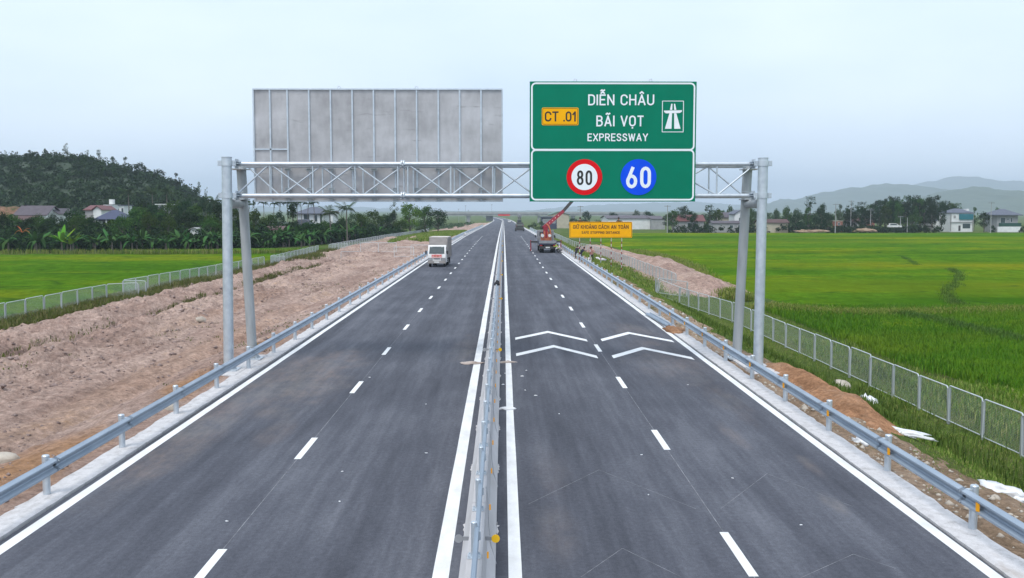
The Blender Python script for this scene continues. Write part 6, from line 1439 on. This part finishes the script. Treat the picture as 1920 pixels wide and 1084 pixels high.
for k in range(26):
    px_ = 1256 + k * 12.6 + R.uniform(-4, 4)
    ptree(R.choice(['round', 'tall', 'round']), px_, R.uniform(390, 403), R.uniform(20, 32), R.uniform(372, 400), R.choice(['leaf_dark', 'leaf_mid', 'leaf_grey']), 'hazy tree in the low belt behind the right hand houses', 'belt trees behind the right hand houses')
for row, (Y, dy) in enumerate(((352, 8), (372, 2), (392, 0))):
    for k in range(17):
        px_ = 1586 + k * 12.6 + R.uniform(-4, 4) + row * 4
        top = np.interp(px_, [1580, 1620, 1660, 1700, 1730, 1760, 1800], [384, 380, 372, 367, 366, 370, 384]) + dy + R.uniform(-4, 6)
        if 1772 < px_ and row == 0: continue
        ptree(R.choice(['tall', 'tall', 'round', 'airy'] if row else ['round', 'tall']), px_, top, R.uniform(22, 34), Y, R.choice(['leaf_dark', 'leaf_dark', 'leaf_dark', 'leaf_mid']), 'tall dark tree packed in the wood beyond the right paddies', 'trees of the wood beyond the right paddies')
rg = np.random.default_rng(41); n = 420; px_ = rg.uniform(1255, 1775, n); Y = rg.uniform(334, 352, n); pts = np.array([[PX(a_, 428, b_).x, b_] for a_, b_ in zip(px_, Y)])
pts3 = np.column_stack([pts, level_r(pts[:, 1]) + rg.uniform(.2, 1.9, n)]); keep = fbm(pts[:, 0] * .08, pts[:, 1] * .02, 6) > -.12
v, f = leaf_cloud(rg, pts3[keep], rg.uniform(.8, 1.5, keep.sum()), .34, 40)
tag(link('field_edge_bushes', npmesh('field_edge_bushes', v, f, A['leaf_dark'])), 'dark low scrub along the far edge of the right paddies', 'scrub', kind='stuff')
# green belt far left and right of the road, before the overpass
rg = np.random.default_rng(43); n = 260; x = rg.uniform(-70, -18, n); y = rg.uniform(400, 640, n); P = np.column_stack([x, y, ground_z(x, y) + rg.uniform(.2, 1.2, n)])
v, f = leaf_cloud(rg, P, rg.uniform(.8, 1.6, n), .4, 26); tag(link('scrub', npmesh('scrub', v, f, A['leaf_grey'])), 'low hazy scrub on the dirt left of the far road', 'scrub', kind='stuff')

# ------------------------------------------------------------------ distant hills
A['hillgreen'] = M('distant_wooded_hill', (.045, .075, .035), (.07, .1, .05), .02, rough=.95)
def ridge_mesh(name, prof, Y, depth, seed, amp):
    xs = np.linspace(prof[0][0], prof[-1][0], 150); tops = np.interp(xs, [p[0] for p in prof], [p[1] for p in prof])
    X = np.array([PX(x, 390, Y).x for x in xs]); Z = np.array([PX(x, y, Y).z for x, y in zip(xs, tops)])
    ys_ = np.linspace(-1, 1, 26); XX, TT = np.meshgrid(X, ys_)
    H = np.maximum(Z, -6)[None, :] + 6; prof_ = 1 - np.abs(TT) ** 1.6
    ZZ = -6.6 + H * prof_ * (1 + .10 * fbm(XX * .012, TT * 3, seed + 2)) + amp * fbm(XX * .02, TT * 4, seed) * prof_ + amp * .35 * fbm(XX * .1, TT * 11, seed + 5) * (prof_ > .05)
    v = np.stack([XX, Y + TT * depth, ZZ], -1).reshape(-1, 3); nx = len(X); i, j = np.meshgrid(np.arange(nx - 1), np.arange(25)); a_ = (j * nx + i).ravel()
    tag(link(name, npmesh(name, v, np.stack([a_, a_ + 1, a_ + 1 + nx, a_ + nx], -1), A['hillgreen'], True)), kind='structure')
ridge_mesh('near_hill', [(1660, 396), (1720, 384), (1765, 368), (1800, 356), (1830, 352), (1865, 358), (1900, 364), (1960, 366), (2100, 372), (2300, 396)], 3000, 600, 5, 12)
ridge_mesh('mid_hill', [(1380, 396), (1440, 386), (1480, 374), (1520, 372), (1560, 360), (1600, 350), (1650, 344), (1690, 345), (1720, 352), (1770, 362), (1850, 372), (2000, 380), (2200, 396)], 4700, 900, 15, 16)
ridge_mesh('far_hill', [(1560, 396), (1640, 372), (1700, 348), (1760, 338), (1790, 330), (1820, 336), (1860, 342), (1890, 338), (1940, 346), (2050, 352), (2300, 362), (2700, 396)], 7200, 1400, 25, 22)
ridge_mesh('faint_hill', [(980, 397), (1050, 389), (1130, 384), (1220, 380), (1300, 379), (1370, 383), (1440, 391), (1500, 397)], 8200, 1100, 35, 12)
ridge_mesh('faint_hill_left', [(380, 397), (480, 388), (600, 386), (680, 389), (760, 392), (840, 398)], 8200, 1100, 45, 12)

# ------------------------------------------------------------------ haze
hz = MB().box(-9300, 9300, -80, 9900, -12, 262).build('haze', None); hz['kind'] = 'stuff'
hm = bpy.data.materials.new('haze'); hm.use_nodes = True; t_ = hm.node_tree; t_.nodes.clear()
ho = t_.nodes.new('ShaderNodeOutputMaterial'); hv = t_.nodes.new('ShaderNodeVolumePrincipled'); hv.inputs['Color'].default_value = (.76, .89, 1, 1); hv.inputs['Density'].default_value = .0002; hv.inputs['Anisotropy'].default_value = .0
t_.links.new(hv.outputs[0], ho.inputs['Volume']); hz.data.materials.append(hm)
